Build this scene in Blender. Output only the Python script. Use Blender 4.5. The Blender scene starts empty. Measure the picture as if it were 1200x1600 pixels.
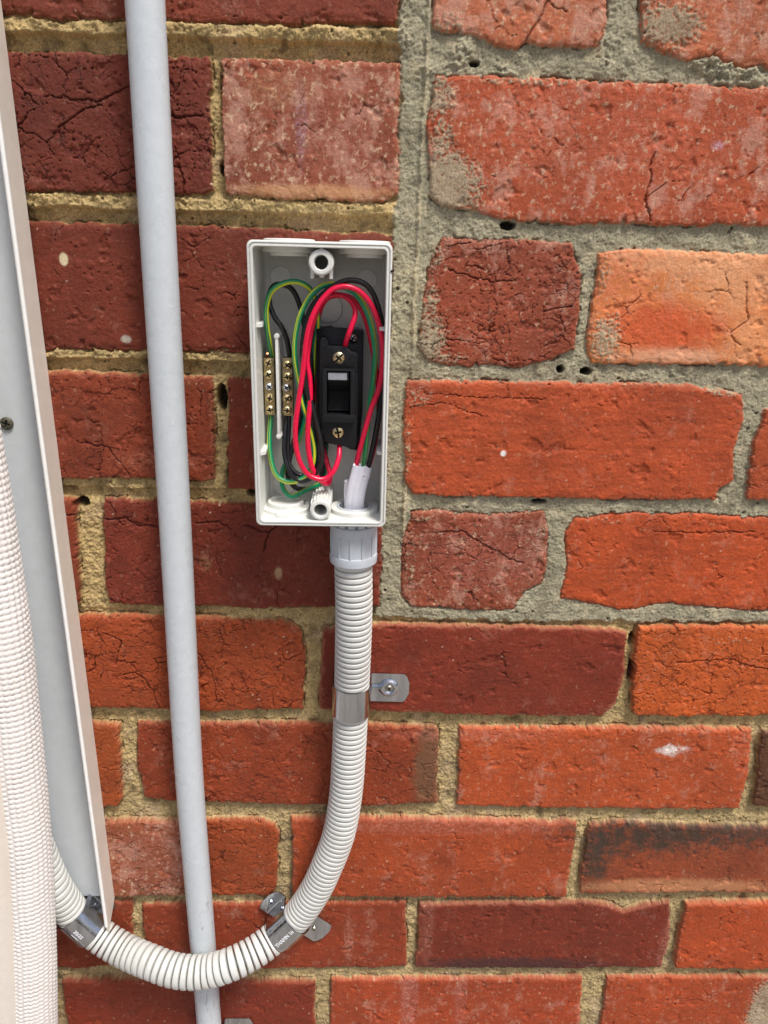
import bpy, math
import numpy as np
from mathutils import Matrix, Vector

C = bpy.context.scene.collection
scene = bpy.context.scene

# ------------------------------------------------------------------ camera
F_PX, PITCH, YAW, ROLL, DIST = 1130.74, 0.3335, 0.032465, 0.025679, 0.46299
cp, sp, cy, sy = math.cos(PITCH), math.sin(PITCH), math.cos(YAW), math.sin(YAW)
FWD = np.array([sy*cp, cy*cp, -sp]); RT = np.array([cy, -sy, 0.0]); UP = np.cross(RT, FWD)
RT, UP = RT*math.cos(ROLL)+UP*math.sin(ROLL), -RT*math.sin(ROLL)+UP*math.cos(ROLL)
cam = bpy.data.cameras.new('camera'); camo = bpy.data.objects.new('camera', cam); C.objects.link(camo)
cam.sensor_fit = 'VERTICAL'; cam.sensor_height = 32.0; cam.lens = F_PX/1600*32.0
cam.clip_start = 0.01; cam.clip_end = 200
camo.matrix_world = Matrix(((RT[0], UP[0], -FWD[0], 0), (RT[1], UP[1], -FWD[1], -DIST), (RT[2], UP[2], -FWD[2], 0), (0, 0, 0, 1)))
scene.camera = camo

# ------------------------------------------------------------------ daylight
SUN_EL, SUN_AZ = math.radians(62), math.radians(38)     # azimuth from straight out of the wall towards +x
world = bpy.data.worlds.new('World'); scene.world = world; world.use_nodes = True
wn = world.node_tree; wn.nodes.clear()
sky = wn.nodes.new('ShaderNodeTexSky'); sky.sky_type = 'NISHITA'; sky.sun_disc = False
sky.sun_elevation = SUN_EL
sd = Vector((math.sin(SUN_AZ)*math.cos(SUN_EL), -math.cos(SUN_AZ)*math.cos(SUN_EL), math.sin(SUN_EL)))
sky.sun_rotation = math.atan2(sd.x, sd.y)
sky.air_density = 0.6; sky.dust_density = 4.0; sky.ozone_density = 0.6
bg = wn.nodes.new('ShaderNodeBackground'); bg.inputs['Strength'].default_value = 0.060
wo = wn.nodes.new('ShaderNodeOutputWorld')
wn.links.new(sky.outputs[0], bg.inputs[0]); wn.links.new(bg.outputs[0], wo.inputs[0])
sun = bpy.data.lights.new('sun', 'SUN'); sun.energy = 1.5; sun.angle = math.radians(13); sun.color = (1.0, 0.97, 0.93)
suno = bpy.data.objects.new('sun', sun); C.objects.link(suno)
suno.rotation_euler = (-sd).to_track_quat('-Z', 'Y').to_euler(); suno.location = sd*3
vs = scene.view_settings; vs.view_transform = 'Standard'; vs.look = 'None'; vs.gamma = 1; vs.use_curve_mapping = False
vs.exposure = 1.25

# ------------------------------------------------------------------ helpers
def at(px, py, d=0.0):
    """world point seen at photo pixel (px,py) on the upright plane d metres in front of the wall"""
    v = FWD + (px-600)/F_PX*RT - (py-800)/F_PX*UP
    t = (DIST-d)/v[1]
    return np.array([v[0]*t, -d, v[2]*t])

def lin(r, g, b):
    c = np.array([r, g, b], float)/255
    return np.where(c <= .04045, c/12.92, ((c+.055)/1.055)**2.4)

def mat(name, col, rough=.5, metal=0., spec=.5, coat=0.):
    m = bpy.data.materials.new(name); m.use_nodes = True
    b = m.node_tree.nodes['Principled BSDF']
    b.inputs['Base Color'].default_value = (*col, 1); b.inputs['Roughness'].default_value = rough
    b.inputs['Metallic'].default_value = metal; b.inputs['Specular IOR Level'].default_value = spec
    b.inputs['Coat Weight'].default_value = coat
    return m

def N(m, t, **kw):
    n = m.node_tree.nodes.new(t)
    for k, v in kw.items(): setattr(n, k, v)
    return n

def L(m, a, b): m.node_tree.links.new(a, b)

def ramp(m, fac, p0, p1, c0=(0, 0, 0), c1=(1, 1, 1)):
    r = N(m, 'ShaderNodeValToRGB'); r.color_ramp.elements[0].position = p0; r.color_ramp.elements[1].position = p1
    r.color_ramp.elements[0].color = (*c0, 1); r.color_ramp.elements[1].color = (*c1, 1)
    L(m, fac, r.inputs[0]); return r.outputs[0]

def noise(m, scale, detail=4, rough=.6, stretch=(1, 1, 1), dist=0.):
    tc = N(m, 'ShaderNodeTexCoord'); mp = N(m, 'ShaderNodeMapping'); mp.inputs['Scale'].default_value = stretch
    n = N(m, 'ShaderNodeTexNoise'); n.inputs['Scale'].default_value = scale; n.inputs['Detail'].default_value = detail
    n.inputs['Roughness'].default_value = rough; n.inputs['Distortion'].default_value = dist
    L(m, tc.outputs['Object'], mp.inputs[0]); L(m, mp.outputs[0], n.inputs['Vector']); return n.outputs['Fac']

def mix(m, fac, a, b, mode='MIX'):
    n = N(m, 'ShaderNodeMix', data_type='RGBA', blend_type=mode)
    for s, v in ((n.inputs[0], fac), (n.inputs[6], a), (n.inputs[7], b)):
        if hasattr(v, 'node'): L(m, v, s)
        elif isinstance(v, (int, float)): s.default_value = v
        else: s.default_value = (*v, 1)
    return n.outputs[2]

def bump(m, h, strength, dist):
    b = N(m, 'ShaderNodeBump'); b.inputs['Strength'].default_value = strength; b.inputs['Distance'].default_value = dist
    L(m, h, b.inputs['Height']); L(m, b.outputs[0], m.node_tree.nodes['Principled BSDF'].inputs['Normal'])

def worn(name, col, dirt, rough, s1=35, p=(.52, .75), stretch=(1, 1, 1), amount=.6, bs=.15, bd=.0004, spec=.5, metal=0.):
    """plastic or metal with faint mottling, streaky dirt (painted reflection bands on zinc) and fine unevenness"""
    m = mat(name, col, rough, metal, spec)
    b = m.node_tree.nodes['Principled BSDF']
    f = ramp(m, noise(m, s1, 6, .65, stretch), *p)
    mu = N(m, 'ShaderNodeMath', operation='MULTIPLY'); L(m, f, mu.inputs[0]); mu.inputs[1].default_value = amount
    c = mix(m, mu.outputs[0], tuple(col), tuple(dirt))
    f2 = ramp(m, noise(m, s1*12, 3, .7), .3, .7, (.95, .95, .95), (1.03, 1.03, 1.03))
    c = mix(m, 1.0, c, f2, 'MULTIPLY'); L(m, c, b.inputs['Base Color'])
    r = ramp(m, noise(m, s1*3, 4, .6), .3, .7, (max(0, rough-.12),)*3, (min(1, rough+.12),)*3)
    L(m, r, b.inputs['Roughness'])
    bump(m, noise(m, s1*20, 4, .6), bs, bd)
    return m

ORG = {}
def obj(name, verts, faces, m, parent=None, smooth=True, uvs=None, sharp=None):
    me = bpy.data.meshes.new(name)
    v = np.asarray(verts, float)
    o0 = np.array(ORG.get(parent.name, (0, 0, 0))) if parent else v.mean(0)
    me.from_pydata([tuple(p) for p in (v-o0)], [], [tuple(int(i) for i in f) for f in faces])
    if uvs is not None:
        l = me.uv_layers.new(name='UVMap'); li = np.empty(len(me.loops), int); me.loops.foreach_get('vertex_index', li)
        l.data.foreach_set('uv', np.asarray(uvs, np.float32)[li].ravel())
    me.validate(); me.update()
    if smooth: me.polygons.foreach_set('use_smooth', [True]*len(me.polygons))
    if sharp is not None and smooth: me.set_sharp_from_angle(angle=math.radians(sharp))
    me.materials.append(m)
    o = bpy.data.objects.new(name, me); C.objects.link(o)
    if parent:
        o.parent = parent; ORG[o.name] = tuple(o0)
    else:
        o.location = o0; ORG[o.name] = tuple(o0)
    return o

def tag(o, label, cat, group=None):
    o['label'] = label; o['category'] = cat
    if group: o['group'] = group
    return o

def thing(name, loc, label, cat, group=None):
    o = bpy.data.objects.new(name, None); C.objects.link(o); o.location = tuple(loc); o.empty_display_size = .02
    ORG[o.name] = tuple(loc); return tag(o, label, cat, group)

class MB:
    def __init__(s): s.v = []; s.f = []; s.n = 0; s.u = []
    def add(s, v, f, u=None):
        s.v.append(np.asarray(v, float)); s.f += [tuple(i+s.n for i in q) for q in f]; s.n += len(v)
        s.u.append(np.zeros((len(v), 2)) if u is None else np.asarray(u))
        return s
    def obj(s, name, m, parent=None, smooth=True, sharp=40):
        return obj(name, np.vstack(s.v), s.f, m, parent, smooth, np.vstack(s.u), sharp)

def grid_faces(nr, nc, wrap_c=False, wrap_r=False):
    f = []
    for i in range(nr if wrap_r else nr-1):
        for j in range(nc if wrap_c else nc-1):
            a, b = i*nc+j, i*nc+(j+1) % nc; i2 = (i+1) % nr
            f.append((a, b, i2*nc+(j+1) % nc, i2*nc+j))
    return f

def spline(pts, step=.001):
    """centripetal-ish Catmull-Rom resampled at even steps"""
    P = np.asarray(pts, float); P = np.vstack([2*P[0]-P[1], P, 2*P[-1]-P[-2]]); out = []
    for i in range(1, len(P)-2):
        p0, p1, p2, p3 = P[i-1:i+3]
        t = np.linspace(0, 1, 24, endpoint=False)[:, None]
        out.append(.5*((2*p1)+(-p0+p2)*t+(2*p0-5*p1+4*p2-p3)*t**2+(-p0+3*p1-3*p2+p3)*t**3))
    out.append(P[-2][None]); Q = np.vstack(out)
    s = np.r_[0, np.cumsum(np.linalg.norm(np.diff(Q, axis=0), axis=1))]
    n = max(2, int(round(s[-1]/step))+1); ss = np.linspace(0, s[-1], n)
    return np.stack([np.interp(ss, s, Q[:, k]) for k in range(3)], 1), ss

def frames(Q, up=(0, -1, 0)):
    T = np.gradient(Q, axis=0); T /= np.linalg.norm(T, axis=1)[:, None]
    A = np.zeros_like(Q); a = np.array(up, float)
    for i, t in enumerate(T):
        a = a-t*a.dot(t); a /= np.linalg.norm(a); A[i] = a
    return T, A, np.cross(T, A)

def tube(mb, Q, ss, rad, seg=14, cap=True, up=(0, -1, 0), disp=None, shape=None):
    T, A, B = frames(Q, up); th = np.arange(seg)/seg*2*np.pi
    r = np.broadcast_to(np.asarray(rad, float), (len(Q),))[:, None]*np.ones((1, seg))
    if disp is not None: r = r+disp(ss[:, None], th[None, :])
    ca, sa = np.cos(th), np.sin(th)
    if shape is not None: ca, sa = ca*shape[0], sa*shape[1]
    V = Q[:, None, :]+r[..., None]*(ca[None, :, None]*A[:, None, :]+sa[None, :, None]*B[:, None, :])
    U = np.stack(np.broadcast_arrays(th[None, :]/(2*np.pi), ss[:, None]), -1).reshape(-1, 2)
    n = len(Q); f = grid_faces(n, seg, True)
    if cap: f += [tuple(range(seg))[::-1], tuple((n-1)*seg+i for i in range(seg))]
    mb.add(V.reshape(-1, 3), f, U); return mb

def lathe(mb, c, axis, prof, seg=32, ref=None):
    """prof: list of (distance along axis, radius)"""
    axis = np.array(axis, float); axis /= np.linalg.norm(axis)
    ref = np.array(ref if ref is not None else ((0, 0, 1) if abs(axis[2]) < .9 else (0, -1, 0)), float)
    a = ref-axis*ref.dot(axis); a /= np.linalg.norm(a); b = np.cross(axis, a)
    th = np.arange(seg)/seg*2*np.pi; V = []
    for h, r in prof: V.append(np.array(c)+axis*h+r*(np.cos(th)[:, None]*a+np.sin(th)[:, None]*b))
    n = len(prof); f = grid_faces(n, seg, True)
    if prof[0][1] > 0: f.append(tuple(range(seg))[::-1])
    if prof[-1][1] > 0: f.append(tuple((n-1)*seg+i for i in range(seg)))
    mb.add(np.vstack(V), f); return mb

def prism(mb, poly, d0, d1, bev=.0004):
    """outline in x,z between distances d0 and d1 in front of the wall, edges rounded"""
    P = np.asarray(poly, float); c = P.mean(0)
    area = np.sum(P[:, 0]*np.roll(P[:, 1], -1)-np.roll(P[:, 0], -1)*P[:, 1])
    if area < 0: P = P[::-1]
    e = np.roll(P, -1, 0)-P; e /= np.linalg.norm(e, axis=1)[:, None]; nr = np.stack([e[:, 1], -e[:, 0]], 1)
    nv = nr+np.roll(nr, 1, 0); nv /= np.maximum((nv*nr).sum(1), .3)[:, None]
    rings = []
    for ins, d in ((0, d0), (0, d1-bev), (bev*.3, d1-bev*.3), (bev, d1)):
        q = P-nv*ins; rings.append(np.stack([q[:, 0], np.full(len(q), -d), q[:, 1]], 1))
    n = len(P); f = grid_faces(4, n, True)+[tuple(range(n))[::-1], tuple(3*n+i for i in range(n))]
    mb.add(np.vstack(rings), f); return mb

def rrect(x0, x1, z0, z1, r, k=5):
    pts = []
    for cx, cz, a0 in ((x1-r, z1-r, 0), (x0+r, z1-r, 90), (x0+r, z0+r, 180), (x1-r, z0+r, 270)):
        for i in range(k+1):
            a = math.radians(a0+90*i/k); pts.append((cx+r*math.cos(a), cz+r*math.sin(a)))
    return np.array(pts)

def box(mb, x0, x1, d0, d1, z0, z1, bev=.0003):
    return prism(mb, [(x0, z0), (x1, z0), (x1, z1), (x0, z1)], d0, d1, bev)

# ------------------------------------------------------------------ numeric noise for the wall relief
def h2(ix, iy, s):
    with np.errstate(over='ignore'):
        h = (ix.astype(np.int64).astype(np.uint32)*np.uint32(374761393)) ^ (iy.astype(np.int64).astype(np.uint32)*np.uint32(668265263)) ^ np.uint32((s*2246822519) & 0xffffffff)
        h = (h ^ (h >> np.uint32(13)))*np.uint32(1274126177); h = (h ^ (h >> np.uint32(15)))*np.uint32(2246822519)
        return (h ^ (h >> np.uint32(16))).astype(np.float32)/np.float32(4294967295)

def pn(x, y, s):
    ix, iy = np.floor(x), np.floor(y); fx, fy = (x-ix).astype(np.float32), (y-iy).astype(np.float32)
    u, v = fx*fx*fx*(fx*(fx*6-15)+10), fy*fy*fy*(fy*(fy*6-15)+10)
    def g(dx, dy):
        a = h2(ix+dx, iy+dy, s)*np.float32(6.2831853); return np.cos(a)*(fx-dx)+np.sin(a)*(fy-dy)
    a = g(0, 0); a += u*(g(1, 0)-a); b = g(0, 1); b += u*(g(1, 1)-b)
    return (a+v*(b-a))*1.5

def fbm(x, y, sc, octs, s, gain=.55):
    t = 0; a = 1.; n = 0
    for i in range(octs): t = t+a*pn(x/sc*2**i+17.3*i, y/sc*2**i-9.1*i, s+i*7); n += a; a *= gain
    return t/n

def cells(x, y, sc, s):
    """(F2-F1, F1) of scattered points, in units of sc"""
    X, Y = x/sc, y/sc; ix, iy = np.floor(X), np.floor(Y); f1 = np.full(X.shape, 9., np.float32); f2 = f1.copy()
    for dx in (-1, 0, 1):
        for dy in (-1, 0, 1):
            px = ix+dx+h2(ix+dx, iy+dy, s); py = iy+dy+h2(ix+dx, iy+dy, s+91)
            d = np.hypot(X-px, Y-py).astype(np.float32); m = d < f1
            f2 = np.where(m, f1, np.minimum(f2, d)); f1 = np.where(m, d, f1)
    return f2-f1, f1

def sst(a, b, x): t = np.clip((x-a)/(b-a), 0, 1); return t*t*(3-2*t)

def poly_sd(P, x, y):
    """signed distance to polygon, negative inside"""
    d = np.full(x.shape, 1e9); ins = np.zeros(x.shape, bool); n = len(P)
    for i in range(n):
        ax, ay = P[i]; bx, by = P[(i+1) % n]; ex, ey = bx-ax, by-ay
        t = np.clip(((x-ax)*ex+(y-ay)*ey)/(ex*ex+ey*ey), 0, 1)
        d = np.minimum(d, (x-ax-t*ex)**2+(y-ay-t*ey)**2)
        c = (ay > y) != (by > y)
        with np.errstate(divide='ignore', invalid='ignore'): ins ^= c & (x < (bx-ax)*(y-ay)/(by-ay if by != ay else 1e-12)+ax)
    d = np.sqrt(d); return np.where(ins, -d, d)

def seg_d(P, x, y):
    d = np.full(x.shape, 1e9)
    for (ax, ay), (bx, by) in zip(P[:-1], P[1:]):
        ex, ey = bx-ax, by-ay; t = np.clip(((x-ax)*ex+(y-ay)*ey)/(ex*ex+ey*ey+1e-12), 0, 1)
        d = np.minimum(d, (x-ax-t*ex)**2+(y-ay-t*ey)**2)
    return np.sqrt(d)

# ------------------------------------------------------------------ the brick wall: a dense relief
# each brick: outline in photo pixels on the wall plane, colour, cracks, pale bloom, worn pale edge, smooth drag marks, warp
BR = [
 ([(-160,-260),(632,-240),(622,36),(430,33),(260,31),(195,29),(-130,14)], (128,52,40), .45, .25, .2, .3),
 ([(-130,70),(20,80),(200,84),(325,90),(329,296),(315,303),(45,297),(-110,286)], (112,42,34), 1., .05, .1, .2),
 ([(345,92),(500,93),(624,98),(621,300),(600,314),(450,308),(352,304)], (146,70,58), .35, 1., .4, .1),
 ([(34,346),(213,350),(400,356),(612,370),(606,548),(387,551),(180,546),(58,546)], (118,46,36), .4, .1, .1, .4),
 ([(-200,340),(12,345),(20,545),(-190,540)], (118,46,36), .4, .1, .1, .4),
 ([(60,581),(213,586),(331,591),(333,748),(318,752),(240,746),(100,748),(60,745)], (138,56,40), .8, .1, .35, .2),
 ([(358,592),(480,596),(604,600),(598,775),(470,772),(356,762)], (132,52,40), .5, .15, .1, .3),
 ([(-170,575),(42,580),(50,744),(-150,740)], (132,52,40), .5, .15, .1, .3),
 ([(-60,770),(116,780),(124,945),(-40,940)], (130,52,36), .4, .1, .1, .3),
 ([(161,781),(243,784),(400,790),(596,800),(592,948),(400,950),(243,946),(172,945),(164,915)], (122,46,38), .65, .1, .15, .3),
 ([(110,964),(250,965),(440,972),(466,985),(474,1010),(472,1110),(330,1112),(200,1107),(122,1105)], (158,66,40), 1., .12, .2, .1),
 ([(-120,955),(92,962),(104,1104),(-100,1098)], (140,58,38), .8, .1, .2, .2),
 ([(505,986),(600,976),(760,979),(950,984),(979,990),(977,1050),(962,1100),(942,1120),(760,1118),(600,1112),(500,1107)], (130,48,38), .3, .06, .55, .4),
 ([(20,1128),(183,1133),(190,1250),(182,1260),(150,1262),(40,1256)], (166,74,40), .8, .1, .3, .1),
 ([(-230,1120),(2,1127),(20,1254),(-210,1248)], (150,60,38), .6, .1, .3, .1),
 ([(214,1133),(400,1133),(560,1134),(686,1140),(682,1256),(560,1261),(400,1258),(270,1253),(226,1249),(214,1200)], (148,60,40), .7, .2, .3, .1),
 ([(150,1285),(292,1285),(300,1398),(180,1401),(160,1400)], (152,78,64), .9, .8, .3, .1),
 ([(-50,1280),(132,1284),(142,1400),(-40,1396)], (140,58,40), .9, .4, .3, .1),
 ([(318,1283),(400,1283),(424,1290),(434,1306),(432,1388),(424,1402),(330,1400)], (158,68,42), .9, .12, .2, .1),
 ([(456,1281),(600,1280),(760,1284),(902,1287),(896,1340),(883,1404),(700,1403),(560,1402),(458,1400)], (168,70,46), .25, .3, .3, .3),
 ([(20,1409),(130,1411),(203,1413),(207,1508),(120,1515),(40,1514)], (142,56,38), .5, .15, .1, .3),
 ([(-180,1405),(2,1409),(22,1512),(-160,1508)], (142,56,38), .5, .15, .1, .3),
 ([(220,1417),(420,1415),(634,1413),(634,1514),(430,1516),(233,1515),(226,1470)], (146,58,40), .35, .3, .15, .4),
 ([(97,1533),(300,1534),(492,1537),(490,1640),(300,1640),(115,1637),(102,1570)], (132,48,36), .4, .12, .15, .4),
 ([(-160,1530),(76,1532),(90,1636),(-140,1634)], (140,54,36), .4, .1, .15, .4),
 ([(517,1534),(700,1533),(910,1531),(903,1640),(700,1642),(517,1640)], (166,66,46), .2, .45, .35, .4),
 ([(680,-130),(951,-120),(944,40),(936,70),(850,70),(822,64),(806,76),(772,70),(742,52),(700,46),(678,40)], (188,100,82), .25, .9, .4, .1),
 ([(1003,-120),(1300,-110),(1300,112),(1200,106),(1150,98),(1105,84),(1080,94),(1052,88),(1030,78),(1001,62)], (184,96,78), .2, .8, .4, .1),
 ([(682,119),(800,122),(1000,128),(1260,140),(1260,352),(1120,350),(1020,352),(1008,346),(900,350),(775,340),(740,325),(690,322),(672,300),(668,200)], (180,78,56), .3, .8, .35, .2),
 ([(692,372),(740,375),(800,375),(896,380),(908,425),(905,480),(896,545),(860,562),(805,573),(760,568),(735,572),(670,566),(655,540),(664,470),(672,420)], (148,66,54), 1., .5, .3, .1),
 ([(938,395),(1010,390),(1150,397),(1260,404),(1260,560),(1190,572),(1100,568),(990,568),(925,566),(918,540),(928,460)], (212,120,84), .3, .55, .3, .1),
 ([(638,597),(760,596),(960,600),(1080,603),(1161,616),(1160,650),(1147,700),(1146,752),(1122,762),(1118,780),(980,780),(800,776),(644,773),(633,750),(632,640)], (180,74,48), .15, .2, .35, .7),
 ([(1196,640),(1260,642),(1260,782),(1168,780),(1176,700)], (176,74,48), .3, .2, .3, .3),
 ([(645,802),(700,800),(748,806),(848,802),(858,840),(856,880),(848,912),(820,925),(800,952),(745,955),(640,948),(628,930),(629,850)], (150,70,60), .75, .7, .3, .1),
 ([(900,812),(960,804),(1100,806),(1260,812),(1260,954),(1180,956),(1100,948),(1040,944),(978,954),(930,944),(878,936),(888,880),(886,835)], (188,76,46), .35, .25, .2, .6),
 ([(998,982),(1060,979),(1180,980),(1260,984),(1260,1118),(1130,1118),(1050,1120),(992,1116),(988,1060),(996,1010)], (196,86,46), 1., .2, .2, .1),
 ([(719,1139),(860,1140),(1020,1140),(1176,1141),(1172,1190),(1156,1264),(1000,1265),(860,1264),(716,1261)], (184,78,50), .4, .4, .35, .3),
 ([(1192,1146),(1300,1150),(1300,1262),(1180,1261)], (96,58,48), .8, .1, .2, .1),
 ([(924,1290),(960,1286),(1060,1292),(1300,1296),(1300,1394),(1200,1396),(1080,1395),(907,1398),(914,1340)], (150,68,50), .3, .15, .6, .2),
 ([(656,1416),(700,1414),(920,1412),(948,1416),(975,1426),(1010,1416),(1046,1410),(1046,1470),(1034,1512),(840,1514),(650,1513)], (124,46,36), .2, .15, .4, .5),
 ([(1074,1414),(1160,1411),(1300,1410),(1300,1514),(1150,1514),(1056,1512),(1060,1470)], (178,72,44), .4, .2, .35, .3),
 ([(950,1531),(1060,1530),(1300,1530),(1300,1640),(1100,1642),(936,1640)], (172,70,46), .35, .4, .3, .3),
]

def grids(fine0, fine1, step, far0, far1, g0=None):
    f = [fine0]
    while f[-1] < fine1: f.append(f[-1]+(step(f[-1]) if callable(step) else step))
    hi = [f[-1]]; s = .001
    while hi[-1] < far1: s = min(s*1.25, .009); hi.append(hi[-1]+s)
    lo = [f[0]]; s = .001
    while lo[-1] > far0: s = min(s*1.25, .009); lo.append(lo[-1]-s)
    return np.array(lo[:0:-1]+f+hi[1:])

xs = grids(-.325, .385, .00056, -1.1, 1.1)
zs = grids(-.665, .150, lambda z: .00052 if z > -.2 else (.0006 if z > -.4 else .0007), -1.6, 1.0)
X, Z = np.meshgrid(xs, zs)
X0, Z0 = X, Z
wx = fbm(X, Z, .028, 3, 11)*.0018+fbm(X, Z, .0065, 4, 23, .7)*.0019
wz = fbm(X, Z, .028, 3, 37)*.0016+fbm(X, Z, .0065, 4, 49, .7)*.0021
XW, ZW = X+wx, Z+wz
rng = np.random.default_rng(5)

bricks = []
for pts, col, crk, blm, edg, drag in BR:
    bricks.append((np.array([at(*p)[[0, 2]] for p in pts]), col, crk, blm, edg, drag))
# the courses carry on beyond the traced ones
cols = [(150,62,44),(128,48,38),(172,74,48),(140,54,40),(184,84,52),(120,46,36),(160,70,50)]
seen = [b[0] for b in bricks]
def free(P, pad=.006):
    a0, a1 = P.min(0), P.max(0)
    for q in seen:
        b0, b1 = q.min(0), q.max(0)
        if a0[0] < b1[0]-.002+pad and a1[0] > b0[0]+.002-pad and a0[1]+.012 < b1[1] and a1[1]-.012 > b0[1]: return False
    return True
for k in range(-11, 19):
    zt = .0982-k*.0865; off = (0.12 if k % 2 else 0.)+.004*((k*7) % 5)
    left_top = .112-k*.0865
    for side in (-1, 1):
        row = [q for q in seen if abs((q[:, 1].min()+q[:, 1].max())/2-(zt-.038)) < .028]
        if row:
            x = max(q[:, 0].max() for q in row)+.010 if side > 0 else min(q[:, 0].min() for q in row)-.010
        else: x = off
        while -1.1 < x < 1.1:
            w = .230+rng.uniform(-.005, .005)
            x0, x1 = (x, x+w) if side > 0 else (x-w, x)
            if not row and side < 0: pass
            j = rng.uniform(-.002, .002, 4)
            P = np.array([(x0+j[0], zt+j[1]), (x1+j[2], zt+j[3]), (x1+j[0], zt-.076+j[1]), (x0+j[2], zt-.076+j[3])])
            if free(P): bricks.append((P, cols[rng.integers(len(cols))], rng.uniform(.2, .9), rng.uniform(.1, .5), rng.uniform(.1, .4), rng.uniform(.1, .5)))
            x += side*(w+.010)

sdf = np.full(X.shape, .05); bid = np.full(X.shape, -1, np.int32)
for i, b in enumerate(bricks):
    P = b[0]; m = .012
    i0, i1 = np.searchsorted(zs, (P[:, 1].min()-m, P[:, 1].max()+m)); j0, j1 = np.searchsorted(xs, (P[:, 0].min()-m, P[:, 0].max()+m))
    if i1-i0 < 2 or j1-j0 < 2: continue
    sl = np.s_[i0:i1, j0:j1]
    d = poly_sd(P, XW[sl], ZW[sl]); mm = d < sdf[sl]
    sdf[sl] = np.where(mm, d, sdf[sl]); bid[sl] = np.where(mm, i, bid[sl])
sdf -= .0007
sdf += sst(.15, .55, fbm(X, Z, .0075, 4, 57, .65))*.0022
nb = len(bricks)
def per(f, dflt=0.):
    a = np.array([f(b) for b in bricks]+[dflt], float); return a[bid]
crk, blm, edg, drag = per(lambda b: b[2]), per(lambda b: b[3]+.12), per(lambda b: b[4]), per(lambda b: b[5])
BC = (np.array([lin(*b[1]) for b in bricks]+[(0.2, .1, .05)])*np.array([.93, 1.04, .63]))[bid]

# newer grey cement to the right of the old toothed edge, above the lower courses
pj = np.array([at(*p)[[0, 2]] for p in [(626,-300),(624,100),(617,335),(606,420),(598,560),(590,800),(588,900),(586,966),(700,972),(1000,974),(1300,976),(1300,-300)]])
gd = poly_sd(pj, X+fbm(X, Z, .016, 4, 71, .65)*.006, Z+fbm(X, Z, .012, 3, 81)*.004)
grey = sst(.0015, -.0015, gd)
def px2(*p): return at(*p)[[0, 2]]

# course joint centre lines of the old wall, for the struck double profile of its bed joints
jl = [px2(*p)[1] for p in [(300,58),(300,330),(300,566),(300,767),(300,957),(300,1122),(300,1270),(300,1407),(300,1525)]]
jz = np.full(X.shape, 9.)
for z in jl: 
    dd = Z-z; jz = np.where(np.abs(dd) < np.abs(jz), dd, jz)
jz = jz+fbm(X, Z, .02, 3, 91)*.002

n1 = fbm(X, Z, .045, 4, 101); n2 = fbm(X, Z, .009, 4, 111); n3 = fbm(X, Z, .0026, 3, 121); n4 = fbm(X, Z, .075, 3, 131)
n5 = fbm(X*.18, Z, .004, 3, 141)       # streaks dragged along the brick
inside = -sdf
# cracks
cw = fbm(X, Z, .012, 3, 151)*.005; cw2 = fbm(X, Z, .012, 3, 161)*.005
ce, _ = cells(X+cw, Z*1.25+cw2, .021, 171); ce2, _ = cells(X+cw*.6+.3, Z*1.2+cw2*.6, .0095, 181)
mk = sst(-.05, .35, fbm(X, Z, .03, 3, 191)+crk*.45-.30); mk2 = sst(.05, .4, fbm(X, Z, .022, 3, 201)+crk*.42-.36)
cwd = .020+.022*sst(-.3, .5, n2); crack = np.maximum(sst(cwd*.85, cwd*.2, ce)*mk, .7*sst(.045, .010, ce2)*mk2)
CR = [([(1022,238),(1014,262),(1016,285),(1006,312),(1014,330),(1015,350)], 1.4), ([(1006,312),(1024,298),(1040,286)], .7),
      ([(84,800),(159,812),(190,812),(215,822),(248,824)], 2.2), ([(262,176),(275,184),(315,181)], 1.8), ([(855,0),(842,30),(822,62)], 2.), ([(855,2),(885,20)], 1.),
      ([(305,819),(340,815),(360,828)], 1.8), ([(380,820),(420,832),(440,815)], 1.8), ([(420,832),(412,862)], 1.5), ([(70,150),(150,160),(210,130)], 1.4), ([(90,200),(130,172),(160,162)], 1.2),
      ([(600,340),(612,330)], 1.), ([(772,560),(800,572)], 1.5), ([(700,420),(730,430),(770,440),(810,438)], 1.3), ([(850,485),(895,478)], 1.4), ([(1140,1030),(1170,1040),(1200,1046)], 2.4),
      ([(1055,1035),(1100,1030),(1140,1030)], 1.4), ([(675,832),(720,830),(760,852),(790,870),(815,882)], 1.3), ([(1165,440),(1168,500),(1140,520),(1155,540)], 1.3),
      ([(700,385),(735,380)], .8), ([(660,615),(790,622),(850,624)], .6), ([(640,636),(690,628),(760,650)], .6), ([(1020,832),(1180,832)], 1.1), ([(212,1050),(240,1080),(250,1110)], 1.6), ([(160,990),(190,1000),(180,1040)], 1.2),
      ([(120,690),(170,700),(205,745)], .8), ([(300,1010),(330,1050),(340,1100)], 1.)]
for pl, wd in CR:
    P = np.array([px2(*p) for p in pl]); m = .006
    i0, i1 = np.searchsorted(zs, (P[:, 1].min()-m, P[:, 1].max()+m)); j0, j1 = np.searchsorted(xs, (P[:, 0].min()-m, P[:, 0].max()+m)); sl = np.s_[i0:i1, j0:j1]
    d = seg_d(P, X[sl]+n2[sl]*.0022+n3[sl]*.0007, Z[sl]+n1[sl]*.001+n2[sl]*.002+n3[sl]*.0009)
    crack[sl] = np.maximum(crack[sl], sst(.00040*wd*(1+n3[sl]*.8), .00012*wd, d))
gr0 = fbm(X, Z, .0019, 3, 245, .8)
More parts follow.
